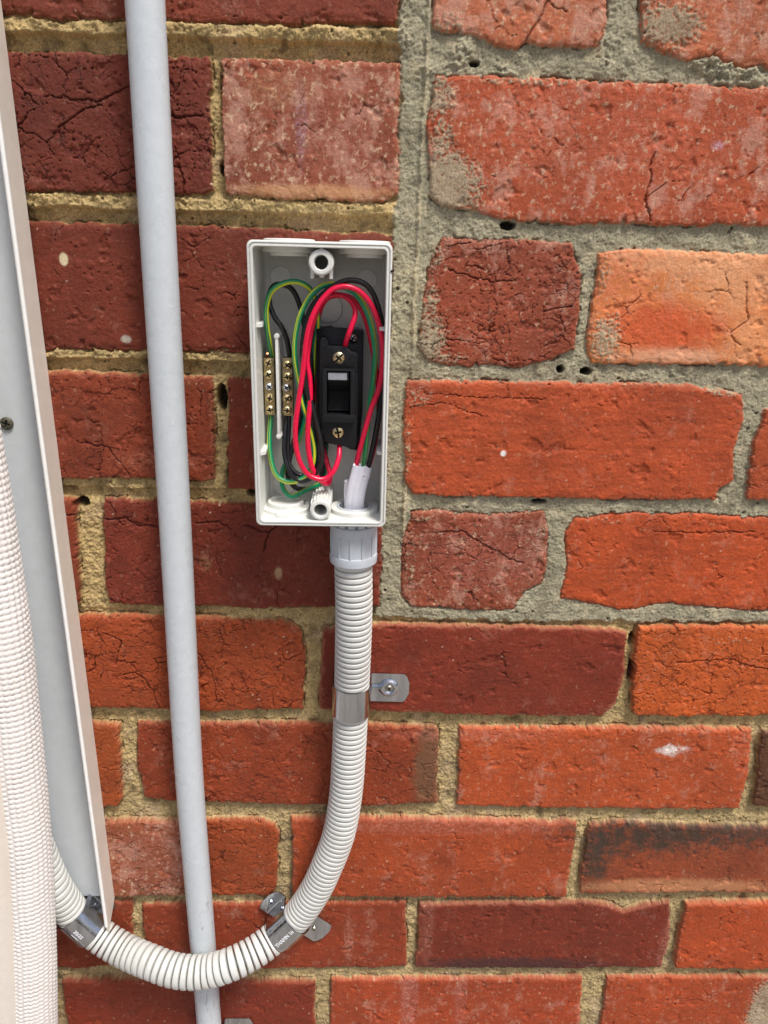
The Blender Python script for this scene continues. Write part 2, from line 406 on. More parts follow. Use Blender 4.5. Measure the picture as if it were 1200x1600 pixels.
# chips and lumps in brick faces
_, pf = cells(X, Z, .0052, 211); pr = h2(np.floor(X/.0052), np.floor(Z/.0052), 212)
pit = sst(.16, .05, pf+n3*.08)*sst(.1, .5, n2+n1+crk*.8-.38)
_, lf = cells(X+.7, Z+.2, .011, 221); lump = sst(.26, .10, lf+n2*.12)*sst(.0, .4, n1+.05)
chip = sst(.30, .62, fbm(X, Z, .015, 4, 231)*1.3+crk*.12)

bo = rng.uniform(-.0012, .0012, nb+1); tx = rng.uniform(-.006, .006, nb+1); bcx = np.array([b[0][:, 0].mean() for b in bricks]+[0])
hb = bo[bid]+tx[bid]*(X-bcx[bid])+n1*.00045+n2*.00036+n3*.00024+gr0*.00010+n5*.00025*drag+lump*.0005
hb -= crack*.0016+pit*.0008+chip*.0009
hb -= .0022*(1-sst(0, .0009, inside))+.0006*(1-sst(0, .004, inside+n2*.002))
# old sandy mortar and grey cement
gr = fbm(X, Z, .0019, 3, 241, .8); rg = 1-2.2*np.abs(fbm(X, Z, .0075, 4, 242, .6)); rgm = sst(-.1, .4, fbm(X, Z, .03, 2, 243))
old = -.0058+n2*.0018+n1*.0008+gr*.0011+rg*.0010*(.4+rgm)
up_band = sst(-.0006, .0012, jz); near_bed = sst(.011, .006, np.abs(jz))
topw = sst(-.30, -.02, Z)                       # the double profile fades out down the wall
old += near_bed*topw*(up_band*(.0036+n2*.0012)+(1-up_band)*(-.0016-.20*np.clip(jz+.001, -.008, 0)*-1))
gap = sst(.0013, .0005, sdf)*sst(-.1, .3, fbm(X, Z, .018, 3, 251))*(sdf > 0)
old -= gap*.0035
gro = -.0022+n2*.0014+n1*.0009+gr*.0008+rg*(.0010+.0026*np.exp(-((Z-px2(800,95)[1])/.012)**2))*rgm
gro -= sst(.0012, .0004, sdf)*sst(.05, .3, fbm(X, Z, .016, 3, 261))*(sdf > 0)*.003
# raised tooled edge of the upright cement strip
sl_l = px2(627,150)[0]; lip = np.exp(-((X-px2(664,150)[0]-(Z-.09)*.012+n2*.0012+n1*.0016)/.0012)**2)*sst(-.75, -.35, n1+n2*.5)*(Z > -.19)*grey
gro += lip*.0016
_, vf = cells(X, Z, .013, 271); vr = sst(.10, .04, vf+n3*.03)*sst(.1, .3, n1); gro -= vr*.003
_, wf = cells(X+.4, Z, .008, 281); wr = sst(.13, .05, wf+n3*.03)*sst(.05, .3, n2); old -= wr*.003
hm = old*(1-grey)+gro*grey
# holes left in joints: (px, py, half width px, half height px, depth)
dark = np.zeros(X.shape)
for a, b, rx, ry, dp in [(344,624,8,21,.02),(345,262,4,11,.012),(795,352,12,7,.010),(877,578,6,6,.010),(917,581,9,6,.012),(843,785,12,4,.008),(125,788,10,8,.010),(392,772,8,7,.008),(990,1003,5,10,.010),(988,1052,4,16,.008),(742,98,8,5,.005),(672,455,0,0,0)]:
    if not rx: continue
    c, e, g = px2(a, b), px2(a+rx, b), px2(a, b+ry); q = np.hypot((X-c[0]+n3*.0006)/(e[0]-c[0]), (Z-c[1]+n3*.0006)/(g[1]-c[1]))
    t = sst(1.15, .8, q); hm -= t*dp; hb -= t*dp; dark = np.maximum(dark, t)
ms = sst(-.0004, .0005, sdf+n3*.0004)             # mortar mask
# cement smeared over brick faces
sm = np.zeros(X.shape)
for a, b, rx, ry, w in [(694,290,74,64,1.15),(684,150,36,44,.85),(692,230,30,70,.75),(664,530,44,56,.95),(680,400,20,30,.6),(690,560,60,14,.6),(672,470,20,60,.6),(655,620,26,22,.5),(946,530,32,50,.85),(944,430,12,44,.5),(1046,40,66,44,1.),(1010,20,20,60,.6),(820,128,120,8,.6),(700,44,40,30,.6),(1010,596,80,9,.5),(1130,610,40,12,.8),(636,700,12,70,.5),(1195,1580,34,60,1.2),(1135,1000,60,10,.3),(640,880,14,60,.4),(640,810,60,7,.5),(845,835,12,30,.4),(940,815,40,7,.4)]:
    c, e, g = px2(a, b), px2(a+rx, b), px2(a, b+ry); q = np.hypot((X-c[0])/(e[0]-c[0]), (Z-c[1])/(g[1]-c[1]))
    sm = np.maximum(sm, w*sst(1.25, .3, q+n2*.5))
smear = sst(.30, .70, sm*.95+n2*.45+n3*.55+gr0*.8+gr*.3-.12)*sst(.0, .2, sm)
H = hb*(1-ms)+hm*ms
H = H+smear*(1-ms)*(.0005+gr*.0003)

# colours
def blend(c, d, f): return c*(1-f[..., None])+np.asarray(d)*f[..., None]
col = BC.copy()
col = col*(1+.20*n1+.17*n4+.17*n2+.16*n3+.10*gr0+(.12+.14*sst(.4, .7, drag))*n5*(drag+.3))[..., None]
col[..., 0] *= 1+.06*n4; col[..., 2] *= 1-.1*n4
# darker reduced patches, pale bloom and speckles of lime
dk = sst(.15, .6, fbm(X, Z, .05, 4, 301)); col = blend(col, col*np.array([.72, .66, .7]), dk*.7)
bl = sst(.10, .42, fbm(X, Z*.75, .022, 5, 311, .8)+blm*.30-.14)*np.minimum(blm*1.1, 1)
col = blend(col, lin(205,158,136), bl*.50)
sp1 = sst(.20, .42, fbm(X, Z*.8, .0042, 4, 321, .75)+blm*.16-.12)*(.1+blm); col = blend(col, lin(214,184,150), np.clip(sp1, 0, 1)*.68)
_, wf2 = cells(X+.21, Z+.4, .019, 331); ws = sst(.040+.03*n1, .012, wf2)*sst(.02, .3, fbm(X, Z, .05, 2, 335)); col = blend(col, lin(222,200,176), ws*.8); H = H+ws*(1-ms)*.0003
eg = sst(.0030, .0010, inside+n2*.0030+n3*.0014+gr0*.0010)*edg; col = blend(col, lin(206,140,106), eg*.55)
col = blend(col, col*np.array([.42, .40, .42]), crack*.62+pit*.22)
col = blend(col, col*.8+lin(150,60,40)*.1, chip*.5)
def blob(a, b, rx, ry, c, w, nz=.35, hard=.5):
    global col
    p, e, g = px2(a, b), px2(a+rx, b), px2(a, b+ry)
    i0, i1 = np.searchsorted(zs, (p[1]-abs(g[1]-p[1])*1.8, p[1]+abs(g[1]-p[1])*1.8)); j0, j1 = np.searchsorted(xs, (p[0]-(e[0]-p[0])*1.8, p[0]+(e[0]-p[0])*1.8)); s = np.s_[i0:i1, j0:j1]
    q = np.hypot((X[s]-p[0])/(e[0]-p[0]), (Z[s]-p[1])/(g[1]-p[1]))
    f = w*sst(1.35, hard, q+nz*(n2[s]+n3[s]*.6))
    if w < .62: f = f*(.25+1.1*sst(-.12, .35, n3[s]*.7+gr0[s]*.5+n2[s]*.5))
    col[s] = blend(col[s], lin(*c), np.clip(f, 0, 1))
blob(1040,1304,160,36,(60,54,44),.9,.8,.1); blob(932,1335,30,60,(64,56,46),.88,.8,.1); blob(1180,1300,80,24,(74,58,48),.75,.8,.1)
blob(1060,1385,160,12,(196,138,96),.75); blob(670,1200,26,70,(110,88,62),.7); blob(640,1420,40,200,(150,60,44),0)
blob(800,1508,150,12,(70,44,42),.8); blob(668,1450,10,60,(170,120,100),.45); blob(1040,1480,12,50,(176,120,104),.5)
blob(1040,512,100,42,(204,84,42),.8); blob(970,440,60,60,(214,120,90),.5); blob(1150,440,90,60,(230,164,116),.75,.7,.2); blob(1080,410,130,26,(234,170,124),.7,.7,.2); blob(1050,556,110,14,(232,176,140),.7,.7,.2); blob(1170,530,40,50,(234,160,108),.7,.7,.2)
blob(1050,1172,22,8,(232,216,206),1., .9, .3); blob(98,405,6,9,(214,200,160),1., .1, .9); blob(196,530,8,6,(188,176,160),1., .3, .8)
blob(520,200,70,90,(170,104,88),.4); blob(485,300,130,12,(200,150,106),.7); blob(470,190,10,70,(168,140,156),.35); blob(440,140,60,30,(196,150,110),.35)
blob(640,1565,14,60,(196,150,140),.4); blob(720,1565,10,50,(196,140,130),.25); blob(545,1470,8,40,(200,150,130),.35); blob(980,1010,20,40,(160,70,60),0)
blob(786,708,4,4,(240,236,230),1,.1,.8); blob(1120,228,10,8,(206,180,200),.6); blob(830,880,20,40,(190,150,130),.25); blob(750,870,90,60,(168,96,84),.35)
blob(740,1150,140,10,(196,130,110),.4); blob(320,880,10,14,(150,110,80),.6); blob(435,895,6,10,(190,160,120),.7); blob(250,720,80,18,(176,110,86),.4); blob(240,1340,80,50,(170,110,96),.4)
blob(700,1290,200,14,(190,130,112),.4); blob(1010,230,90,90,(190,110,88),.2); blob(850,200,60,80,(196,120,96),.3)
yel = np.broadcast_to(lin(184,160,110), col.shape)*(1+.35*n2+.25*n1+.5*gr+.12*rg)[..., None]
yel = blend(yel, lin(104,88,58), sst(.12, .5, fbm(X, Z, .014, 4, 341))*.75)
yel = blend(yel, lin(196,170,134), sst(.1, .5, fbm(X, Z, .03, 3, 351))*.5)
yel = blend(yel, yel*np.array([.92, .96, 1.08]), sst(-.2, -.5, Z)*.8)
gry = np.broadcast_to(lin(164,157,131), col.shape)*(1+.26*n2+.18*n1+.46*gr+.16*rg*rgm)[..., None]
gry = blend(gry, lin(128,120,98), sst(.1, .5, fbm(X, Z, .02, 4, 361))*.6)
gry = blend(gry, lin(204,190,154), sst(.15, .5, fbm(X, Z, .012, 4, 371)+lip*.5)*.6)
mc = yel*(1-grey[..., None])+gry*grey[..., None]
mc = blend(mc, lin(112,104,82), (vr*grey+wr*(1-grey))*.5)
thin = sst(.3, .6, fbm(X, Z, .011, 4, 381)); bf = thin*.35*(1-sst(.0, .003, sdf)); mc = blend(mc, BC, bf)
col = col*(1-ms[..., None])+mc*ms[..., None]
col = blend(col, gry*1.05, smear*(1-ms)*.8)
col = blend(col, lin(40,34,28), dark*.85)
mortar = np.clip(ms+smear, 0, 1)
# fade traced relief smoothly; write the mesh
ny, nx = X.shape
V = np.empty((ny*nx, 3), np.float32); V[:, 0] = X.ravel(); V[:, 1] = -H.ravel(); V[:, 2] = Z.ravel()
idx = np.arange(ny*nx, dtype=np.int32).reshape(ny, nx)
Fq = np.stack([idx[:-1, :-1], idx[:-1, 1:], idx[1:, 1:], idx[1:, :-1]], -1).reshape(-1, 4)
# the wall's thickness: back and edges
b0 = len(V); bk = np.array([(xs[0], .22, zs[0]), (xs[-1], .22, zs[0]), (xs[-1], .22, zs[-1]), (xs[0], .22, zs[-1])], np.float32)
V = np.vstack([V, bk])
ng = [(b0+3, b0+2, b0+1, b0), (*idx[0, ::-1], b0, b0+1), (*idx[-1, :], b0+2, b0+3), (*idx[:, 0], b0+3, b0), (*idx[::-1, -1], b0+1, b0+2)]
me = bpy.data.meshes.new('brick_wall')
me.vertices.add(len(V)); me.vertices.foreach_set('co', V.ravel())
lv = np.concatenate([Fq.ravel()]+[np.array(n, np.int32) for n in ng]); ls = np.concatenate([np.arange(len(Fq))*4, len(Fq)*4+np.cumsum([0]+[len(n) for n in ng[:-1]])])
me.loops.add(len(lv)); me.loops.foreach_set('vertex_index', lv.astype(np.int32))
me.polygons.add(len(ls)); me.polygons.foreach_set('loop_start', ls.astype(np.int32))
me.update(calc_edges=True)
sm_ = np.ones(len(ls), bool); sm_[-5:] = False; me.polygons.foreach_set('use_smooth', sm_)
ca = me.attributes.new('face_colour', 'FLOAT_COLOR', 'POINT'); cc = np.ones((len(V), 4), np.float32); cc[:-4, :3] = np.clip(col.reshape(-1, 3), .004, .95); cc[-4:, :3] = .2; ca.data.foreach_set('color', cc.ravel())
at_ = me.attributes.new('mortar', 'FLOAT', 'POINT'); mo = np.zeros(len(V), np.float32); mo[:-4] = mortar.ravel(); at_.data.foreach_set('value', mo)
at3 = me.attributes.new('crazing', 'FLOAT', 'POINT'); mo = np.zeros(len(V), np.float32); mo[:-4] = np.clip(crk*1.3-.28, 0, 1).ravel(); at3.data.foreach_set('value', mo)
wm = mat('old_brickwork', (.4, .15, .1), .8, 0, .35); wb = wm.node_tree.nodes['Principled BSDF']
a1 = N(wm, 'ShaderNodeAttribute', attribute_name='face_colour'); a2 = N(wm, 'ShaderNodeAttribute', attribute_name='mortar')
gs = ramp(wm, noise(wm, 1100, 4, .8), .34, .66, (.55, .55, .55), (1.38, 1.38, 1.38)); gb = ramp(wm, noise(wm, 700, 5, .7), .3, .7, (.86, .84, .84), (1.12, 1.13, 1.14))
tcw = N(wm, 'ShaderNodeTexCoord'); nzw = N(wm, 'ShaderNodeTexNoise'); nzw.inputs['Scale'].default_value = 170; nzw.inputs['Detail'].default_value = 4; L(wm, tcw.outputs['Object'], nzw.inputs['Vector'])
vm1 = N(wm, 'ShaderNodeVectorMath', operation='MULTIPLY_ADD'); L(wm, nzw.outputs['Color'], vm1.inputs[0]); vm1.inputs[1].default_value = (.010, 0, .010); L(wm, tcw.outputs['Object'], vm1.inputs[2])
vm2 = N(wm, 'ShaderNodeVectorMath', operation='MULTIPLY'); L(wm, vm1.outputs[0], vm2.inputs[0]); vm2.inputs[1].default_value = (1, 0, 1.2)
vor = N(wm, 'ShaderNodeTexVoronoi', feature='DISTANCE_TO_EDGE'); vor.inputs['Scale'].default_value = 105; L(wm, vm2.outputs[0], vor.inputs['Vector'])
line = ramp(wm, vor.outputs['Distance'], .008, .040, (1, 1, 1), (0, 0, 0)); lmk = ramp(wm, noise(wm, 42, 3, .6), .50, .60)
inv = N(wm, 'ShaderNodeMath', operation='SUBTRACT'); inv.inputs[0].default_value = 1.; L(wm, a2.outputs['Fac'], inv.inputs[1])
k1 = N(wm, 'ShaderNodeMath', operation='MULTIPLY'); L(wm, line, k1.inputs[0]); L(wm, lmk, k1.inputs[1]); k2 = N(wm, 'ShaderNodeMath', operation='MULTIPLY'); a3 = N(wm, 'ShaderNodeAttribute', attribute_name='crazing'); k0_ = N(wm, 'ShaderNodeMath', operation='MULTIPLY'); L(wm, inv.outputs[0], k0_.inputs[0]); L(wm, a3.outputs['Fac'], k0_.inputs[1]); L(wm, k1.outputs[0], k2.inputs[0]); L(wm, k0_.outputs[0], k2.inputs[1])
basec = mix(wm, 1., a1.outputs['Color'], mix(wm, a2.outputs['Fac'], gb, gs), 'MULTIPLY'); k3 = N(wm, 'ShaderNodeMath', operation='MULTIPLY'); L(wm, k2.outputs[0], k3.inputs[0]); k3.inputs[1].default_value = .8
L(wm, mix(wm, k3.outputs[0], basec, mix(wm, 1., basec, (.35, .33, .33), 'MULTIPLY')), wb.inputs['Base Color'])
rr = N(wm, 'ShaderNodeMapRange'); L(wm, a2.outputs['Fac'], rr.inputs[0]); rr.inputs[3].default_value = .62; rr.inputs[4].default_value = .95; L(wm, rr.outputs[0], wb.inputs['Roughness'])
bh = N(wm, 'ShaderNodeMix'); L(wm, a2.outputs['Fac'], bh.inputs[0]); L(wm, noise(wm, 900, 6, .75), bh.inputs[2]); L(wm, noise(wm, 1500, 3, .8), bh.inputs[3])
bsub = N(wm, 'ShaderNodeMath', operation='SUBTRACT'); L(wm, bh.outputs[0], bsub.inputs[0]); L(wm, k2.outputs[0], bsub.inputs[1]); bump(wm, bsub.outputs[0], .75, .0010)
me.materials.append(wm)
wall = bpy.data.objects.new('brick_wall', me); C.objects.link(wall)
tag(wall, 'weathered red and orange brick wall with yellow and grey mortar joints', 'wall')

# ground below the wall, out of view but sending light back up
gm = worn('paving_concrete', lin(150,144,134), lin(110,104,96), .9, 6, (.4, .7))
g = obj('ground', [(-12, -14, -1.6), (12, -14, -1.6), (12, .2, -1.6), (-12, .2, -1.6)], [(0, 1, 2, 3)], gm, None, False); g['kind'] = 'structure'

# ------------------------------------------------------------------ materials of the fittings
M_pipe = worn('grey_pvc', lin(206,213,216), lin(168,170,172), .38, 14, (.5, .8), (1, 1, .12), .16, .03, .0002)
M_box = worn('box_plastic', lin(218,219,213), lin(200,198,188), .42, 30, (.5, .8), (1, 1, 1), .4, .12, .0002)
M_gland = worn('gland_plastic', lin(188,195,201), lin(168,173,178), .4, 60, (.5, .8), (1, 1, 1), .4, .1, .0002)
M_flex = worn('flex_plastic', lin(205,206,201), lin(168,164,153), .42, 30, (.48, .78), (1, 1, 1), .45, .1, .0002)
M_duct = worn('duct_plastic', lin(216,222,225), lin(186,190,196), .38, 9, (.45, .8), (1, 1, .1), .6, .06, .0003)
M_lip = worn('duct_lip', lin(226,220,209), lin(206,186,168), .5, 12, (.4, .75), (1, 1, .2), .6, .1, .0003)
M_lipw = worn('white_lip', lin(240,240,236), lin(222,218,210), .35, 14, (.5, .8), (1, 1, .2), .4, .05, .0002)
M_foam = worn('foam_wrap', lin(230,225,220), lin(214,200,190), .75, 30, (.45, .8), (1, 1, 1), .35, .3, .0002, .3)
M_tape = worn('smooth_wrap', lin(226,218,206), lin(206,194,180), .6, 20, (.45, .8), (1, 1, .3), .5, .1, .0003)
M_zinc = worn('zinc', (.56, .58, .62), (.30, .32, .35), .15, 150, (.42, .66), (1, 1, .10), .7, .02, .0001, .5, 1.)  # dark streaks in the colour imitate reflection bands on the metal
M_zincscrew = worn('screw_zinc', (.62, .58, .46), (.36, .32, .22), .35, 200, (.4, .75), (1, 1, 1), .6, .1, .0002, .5, 1.)
M_steel = worn('bright_screw', (.78, .80, .84), (.5, .5, .55), .2, 200, (.4, .75), (1, 1, 1), .4, .1, .0002, .5, 1.)
M_brass = worn('brass', (.46, .36, .20), (.22, .17, .10), .4, 160, (.4, .7), (1, 1, 1), .6, .25, .0002, .5, 1.)
M_brassb = worn('brass_screw', (.80, .66, .36), (.45, .34, .16), .22, 260, (.4, .7), (1, 1, 1), .5, .2, .0002, .5, 1.)
M_black = worn('black_plastic', (.007, .0075, .009), (.014, .0145, .017), .42, 60, (.4, .8), (1, 1, 1), .5, .25, .0002, .32)
M_pit_shade = mat('recess_shade', (.004, .004, .004), .8)  # near-black colour standing for shade inside recesses, holes and the rocker opening
M_rocker_lit = worn('rocker_lit_grey', lin(150,153,158), lin(120,124,130), .6, 300, (.35, .7), (1, 1, 1), .6, .3, .0003)  # grey for the lit top of the black rocker
M_sheath = worn('white_sheath', lin(232,232,242), lin(206,206,222), .4, 60, (.45, .8), (1, 1, 1), .4, .15, .0003)
M_red = worn('red_insulation', (.78, .004, .055), (.55, .003, .03), .3, 60, (.45, .8), (1, 1, 1), .4, .05, .0002)
M_blk = worn('black_insulation', (.010, .010, .011), (.018, .018, .02), .32, 60, (.45, .8), (1, 1, 1), .4, .05, .0002)
M_copper = mat('copper', (.7, .28, .14), .3, 1.)
M_oldscrew = worn('dull_screw', (.15, .14, .10), (.09, .085, .06), .5, 200, (.4, .7), (1, 1, 1), .6, .3, .0003, .5, .6)
M_gy = mat('green_yellow_insulation', (0, .2, .1), .32)
uvn = N(M_gy, 'ShaderNodeUVMap'); sx = N(M_gy, 'ShaderNodeSeparateXYZ'); L(M_gy, uvn.outputs[0], sx.inputs[0])
tw = N(M_gy, 'ShaderNodeMath', operation='MULTIPLY_ADD'); L(M_gy, sx.outputs[1], tw.inputs[0]); tw.inputs[1].default_value = 1.6; L(M_gy, sx.outputs[0], tw.inputs[2])
fr = N(M_gy, 'ShaderNodeMath', operation='FRACT'); L(M_gy, tw.outputs[0], fr.inputs[0])
rp = N(M_gy, 'ShaderNodeValToRGB'); rp.color_ramp.interpolation = 'CONSTANT'; G_, Y_ = (.0, .23, .10, 1), (.62, .68, .02, 1)
rp.color_ramp.elements[0].color = G_; rp.color_ramp.elements[1].position = .12; rp.color_ramp.elements[1].color = Y_
for p_, c_ in ((.27, G_), (.64, Y_), (.75, G_)): e_ = rp.color_ramp.elements.new(p_); e_.color = c_
L(M_gy, fr.outputs[0], rp.inputs[0]); L(M_gy, rp.outputs[0], M_gy.node_tree.nodes['Principled BSDF'].inputs['Base Color'])

def screw_mesh(name, r, dome, kind, m, rings=16, seg=40):
    """a driver head facing -y, its recess cut into the dome; kind 'cross', 'slot' or 'combi'"""
    V = []; fr_ = [i/(rings) for i in range(1, rings+1)]
    def hh(x, z, q):
        h = dome*(1-q**2.6)
        if q > .98: h = 0
        c = 0
        if kind != 'slot' and q < .62: c = 1 if min(abs(x), abs(z))/r < .17*(1-.35*q) else 0
        if kind == 'combi' and abs(x) < r*.15 and q < .93: c = 1
        if kind == 'slot' and abs(x) < r*.14: c = 1
        return h-c*dome*.9
    V.append((0, -hh(0, 0, 0), 0))
    for q in fr_:
        for s in range(seg):
            a = 2*math.pi*s/seg; x, z = q*r*math.cos(a), q*r*math.sin(a); V.append((x, -hh(x, z, q), z))
    for s in range(seg): a = 2*math.pi*s/seg; V.append((r*.98*math.cos(a), dome*.8, r*.98*math.sin(a)))
    f = [(0, 1+s, 1+(s+1) % seg) for s in range(seg)]
    for i in range(rings):
        for s in range(seg): a, b = 1+i*seg+s, 1+i*seg+(s+1) % seg; f.append((a, a+seg, b+seg, b))
    me = bpy.data.meshes.new(name); me.from_pydata(V, [], f); me.update()
    me.polygons.foreach_set('use_smooth', [True]*len(f)); me.set_sharp_from_angle(angle=math.radians(35)); me.materials.append(m); me.materials.append(M_pit_shade)
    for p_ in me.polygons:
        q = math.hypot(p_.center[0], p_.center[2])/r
        if q < .93 and all(-V[i][1] < dome*(1-(math.hypot(V[i][0], V[i][2])/r)**2.6)-dome*.5 for i in p_.vertices): p_.material_index = 1  # recess faces coloured near-black to paint in their shade
    return me

def put(name, me, p, parent, rot=0., normal=None):
    o = bpy.data.objects.new(name, me); C.objects.link(o); o.parent = parent
    o.location = tuple(np.array(p)-np.array(ORG.get(parent.name, (0, 0, 0)))); o.rotation_euler = (0, rot, 0); ORG[o.name] = tuple(p); return o

# ------------------------------------------------------------------ plastic duct base on the left, open to the front
DX = at(92,700)[0]-.0005; dz = at(168,1400,.003)[2]; DW = .115
duct = thing('cable_duct', (DX-DW/2, 0, -.2), 'long pale open-fronted plastic duct base screwed upright to the bricks at the left', 'duct')
mb = MB(); box(mb, DX-DW, DX-.0018, .0008, .0030, dz, .95, .0002); mb.obj('back_panel', M_duct, duct, sharp=30)
for s, nm in ((1, 'side_flange'), (-1, 'side_flange')):
    xo = DX if s > 0 else DX-DW-.002; t = .0018
    zb = at(187,1402)[2]; prof = [(.0006, zb), (.019, zb-.020*.55-.004), (.0200, zb-.008), (.0200, .95), (.0006, .95)]
    v = [(x, -d, z) for x in (xo-t, xo) for d, z in prof]; n = len(prof)
    MB().add(v, [tuple(range(n)), tuple(range(n, 2*n))[::-1]]+[(i+1 if i+1 < n else 0, i, n+i, n+(i+1) % n) for i in range(n)]).obj(nm, M_lip, duct, False)
    mb = MB(); Q, ss = spline([(xo-t*.5, -.0203, zb-.008), (xo-t*.5, -.0203, .95)], .05); tube(mb, Q, ss, .0014, 12); mb.obj('rounded_lip', M_lipw, duct)
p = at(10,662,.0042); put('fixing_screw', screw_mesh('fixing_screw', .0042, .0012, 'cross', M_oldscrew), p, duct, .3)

# ------------------------------------------------------------------ rigid pipe
p0, p1 = at(227,0,.0125), at(327,1600,.0125); dv = (p1-p0)/(p1[2]-p0[2])
pa = p0+dv*(.95-p0[2]); pb = p1+dv*(-1.5-p1[2]); mid = at(273,800,.0125)
Mp = worn('pipe_pvc', lin(197,204,208), lin(166,170,174), .3, 14, (.5, .8), (1, 1, .12), .16, .03, .0002)
b_ = Mp.node_tree.nodes['Principled BSDF']; old_c = b_.inputs['Base Color'].links[0].from_socket
sc_ = ramp(Mp, noise(Mp, 420, 5, .75, (1, 1, .12), .6), .60, .66); zz = N(Mp, 'ShaderNodeTexCoord'); zs_ = N(Mp, 'ShaderNodeSeparateXYZ'); L(Mp, zz.outputs['Object'], zs_.inputs[0])
zc = (pa[2]+pb[2])/2
mr = N(Mp, 'ShaderNodeMapRange'); L(Mp, zs_.outputs[2], mr.inputs[0]); mr.inputs[1].default_value = -.44; mr.inputs[2].default_value = -.52; mr.inputs[3].default_value = .10; mr.inputs[4].default_value = .8
mm_ = N(Mp, 'ShaderNodeMath', operation='MULTIPLY'); L(Mp, sc_, mm_.inputs[0]); L(Mp, mr.outputs[0], mm_.inputs[1])
L(Mp, mix(Mp, mm_.outputs[0], old_c, tuple(lin(120,118,124))), b_.inputs['Base Color'])
pipe = thing('rigid_conduit', (mid[0], mid[1], 0), 'smooth light grey rigid conduit running down the wall beside the open box', 'conduit')
mb = MB(); KP = np.array([pb, p1, at(315,1450,.0125), at(294,1200,.0125), mid, at(243,300,.0125), p0, pa]); zg = np.arange(pb[2], pa[2], .01)
xg = np.interp(zg, KP[:, 2], KP[:, 0]); kk = np.exp(-(np.arange(-12, 13)/5.)**2); xg = np.convolve(np.pad(xg, 12, 'edge'), kk/kk.sum(), 'valid')
Q = np.stack([xg, np.full(len(zg), p0[1]), zg], 1)[2:-2]; ss = zg[2:-2]-zg[2]; tube(mb, Q, ss, .0103, 40); mb.obj('tube', Mp, pipe)

# ------------------------------------------------------------------ insulated hoses in the left foreground
HD = .046
def hose_center(px, py): return at(px, py, HD)
hp = [(-200,300),(-120,500),(-66,640),(-46,700),(-23,830),(4,1000),(18,1120),(33,1250),(43,1370),(50,1500),(53,1600),(56,1700),(58,1800)]
def hose_run(P):
    # the traced stretch, carried straight on up and down the wall
    P = [np.array(p) for p in P]; u = P[0]; w = P[-1]
    up_ = [np.array([u[0]-.006*min(k, 3)/3, u[1], u[2]+.08*k]) for k in range(6, 0, -1)]
    return up_+P+[np.array([w[0], w[1], w[2]-.08*k]) for k in range(1, 5)]
Q, ss = spline(hose_run([hose_center(*q) for q in hp[3:]]), .00066)
CELL = .0040; NA = int(round(2*math.pi*.0175/CELL))
def waffle(s, th):
    a = np.abs(np.sin(np.pi*(s/CELL+.35*np.sin(th)*0+th*.25/np.pi))); b = np.abs(np.sin(th*NA/2+.4*np.sin(s*60)))
    return (np.minimum(a, 1)**.5*np.minimum(b, 1)**.8-.6)*.0012
mb = MB(); tube(mb, Q, ss, .0172, NA*5, True, disp=waffle)
hose = mb.obj('insulated_hose', M_foam, None, sharp=None); tag(hose, 'thick white foam-wrapped hose with a knobbly waffle texture in the left foreground', 'hose')
mb = MB(); Q, ss = spline(hose_run([at(a-48, b, .058) for a, b in hp[3:]]), .004); tube(mb, Q, ss, .0125, 36)
h2o = mb.obj('smooth_hose', M_tape, None); tag(h2o, 'smooth cream pipe sleeve just entering the picture at its lower left edge', 'hose')

# ------------------------------------------------------------------ enclosure box
BD = .048
x0, z1 = at(386,374,BD)[[0, 2]]; x1 = at(616.5,382,BD)[0]; z0 = at(500,823,BD)[2]
xb0 = at(398.5,820,BD)[0]; xb1 = at(600,826,BD)[0]; x0 = (x0+xb0)/2; x1 = (x1+xb1)/2
bx = thing('junction_box', ((x0+x1)/2, 0, z0), 'open rectangular light grey plastic wiring box without its lid on the bricks', 'junction box')
loops = [(0.0006, .0008, .003), (0, .003, .003), (0, BD-.0012, .0034), (.0003, BD-.0003, .0034), (.0008, BD, .0034), (.0011, BD, .0032), (.00125, BD-.0009, .0032), (.0018, BD-.0009, .0030),
         (.00195, BD-.0001, .0028), (.0023, BD, .0026), (.0029, BD, .0024), (.0032, BD-.0004, .0022), (.0034, .0042, .0020), (.0042, .0034, .0016)]
V = []
for ins, d, r in loops:
    q = rrect(x0+ins, x1-ins, z0+ins, z1-ins, r, 6); V.append(np.stack([q[:, 0], np.full(len(q), -d), q[:, 1]], 1))
n = len(V[0]); f = grid_faces(len(V), n, True)+[tuple(range(n))[::-1], tuple((len(V)-1)*n+i for i in range(n))]
MB().add(np.vstack(V), f).obj('shell', M_box, bx, sharp=35)
BK = .0034
# round and slotted spots in the back, some discs paler than the shell
M_pale = worn('pale_box_plastic', lin(232,232,226), lin(214,212,204), .5, 30)
for a, b, r in ((439,432,.0062),(573,437,.0062),(444,757,.0072),(437,640,.0001)):
    if r < .001: continue
    p = at(a, b, BK); mb = MB(); lathe(mb, p, (0, -1, 0), [(0, r), (.0007, r), (.0010, r-.0004), (.0010, 0)], 40); mb.obj('knockout_disc', M_pale, bx, sharp=30)
p = at(513,482,BK); mb = MB(); lathe(mb, p, (0, -1, 0), [(0, .0094), (.0004, .0094), (.0004, .0089), (-.0002, .0087), (.0003, .0084), (.0003, 0)], 48); kd = mb.obj('knockout_disc', M_box, bx, sharp=30)
for a, b, c_, e in ((542,502,560,520),(542,690,556,712)):
    u, w = at(a, b, BK), at(c_, e, BK); mb = MB(); prism(mb, rrect(u[0], w[0], w[2], u[2], (w[0]-u[0])*.48, 8), BK-.0002, BK+.0012, .0003); mb.obj('screw_slot', M_box, bx, sharp=30)
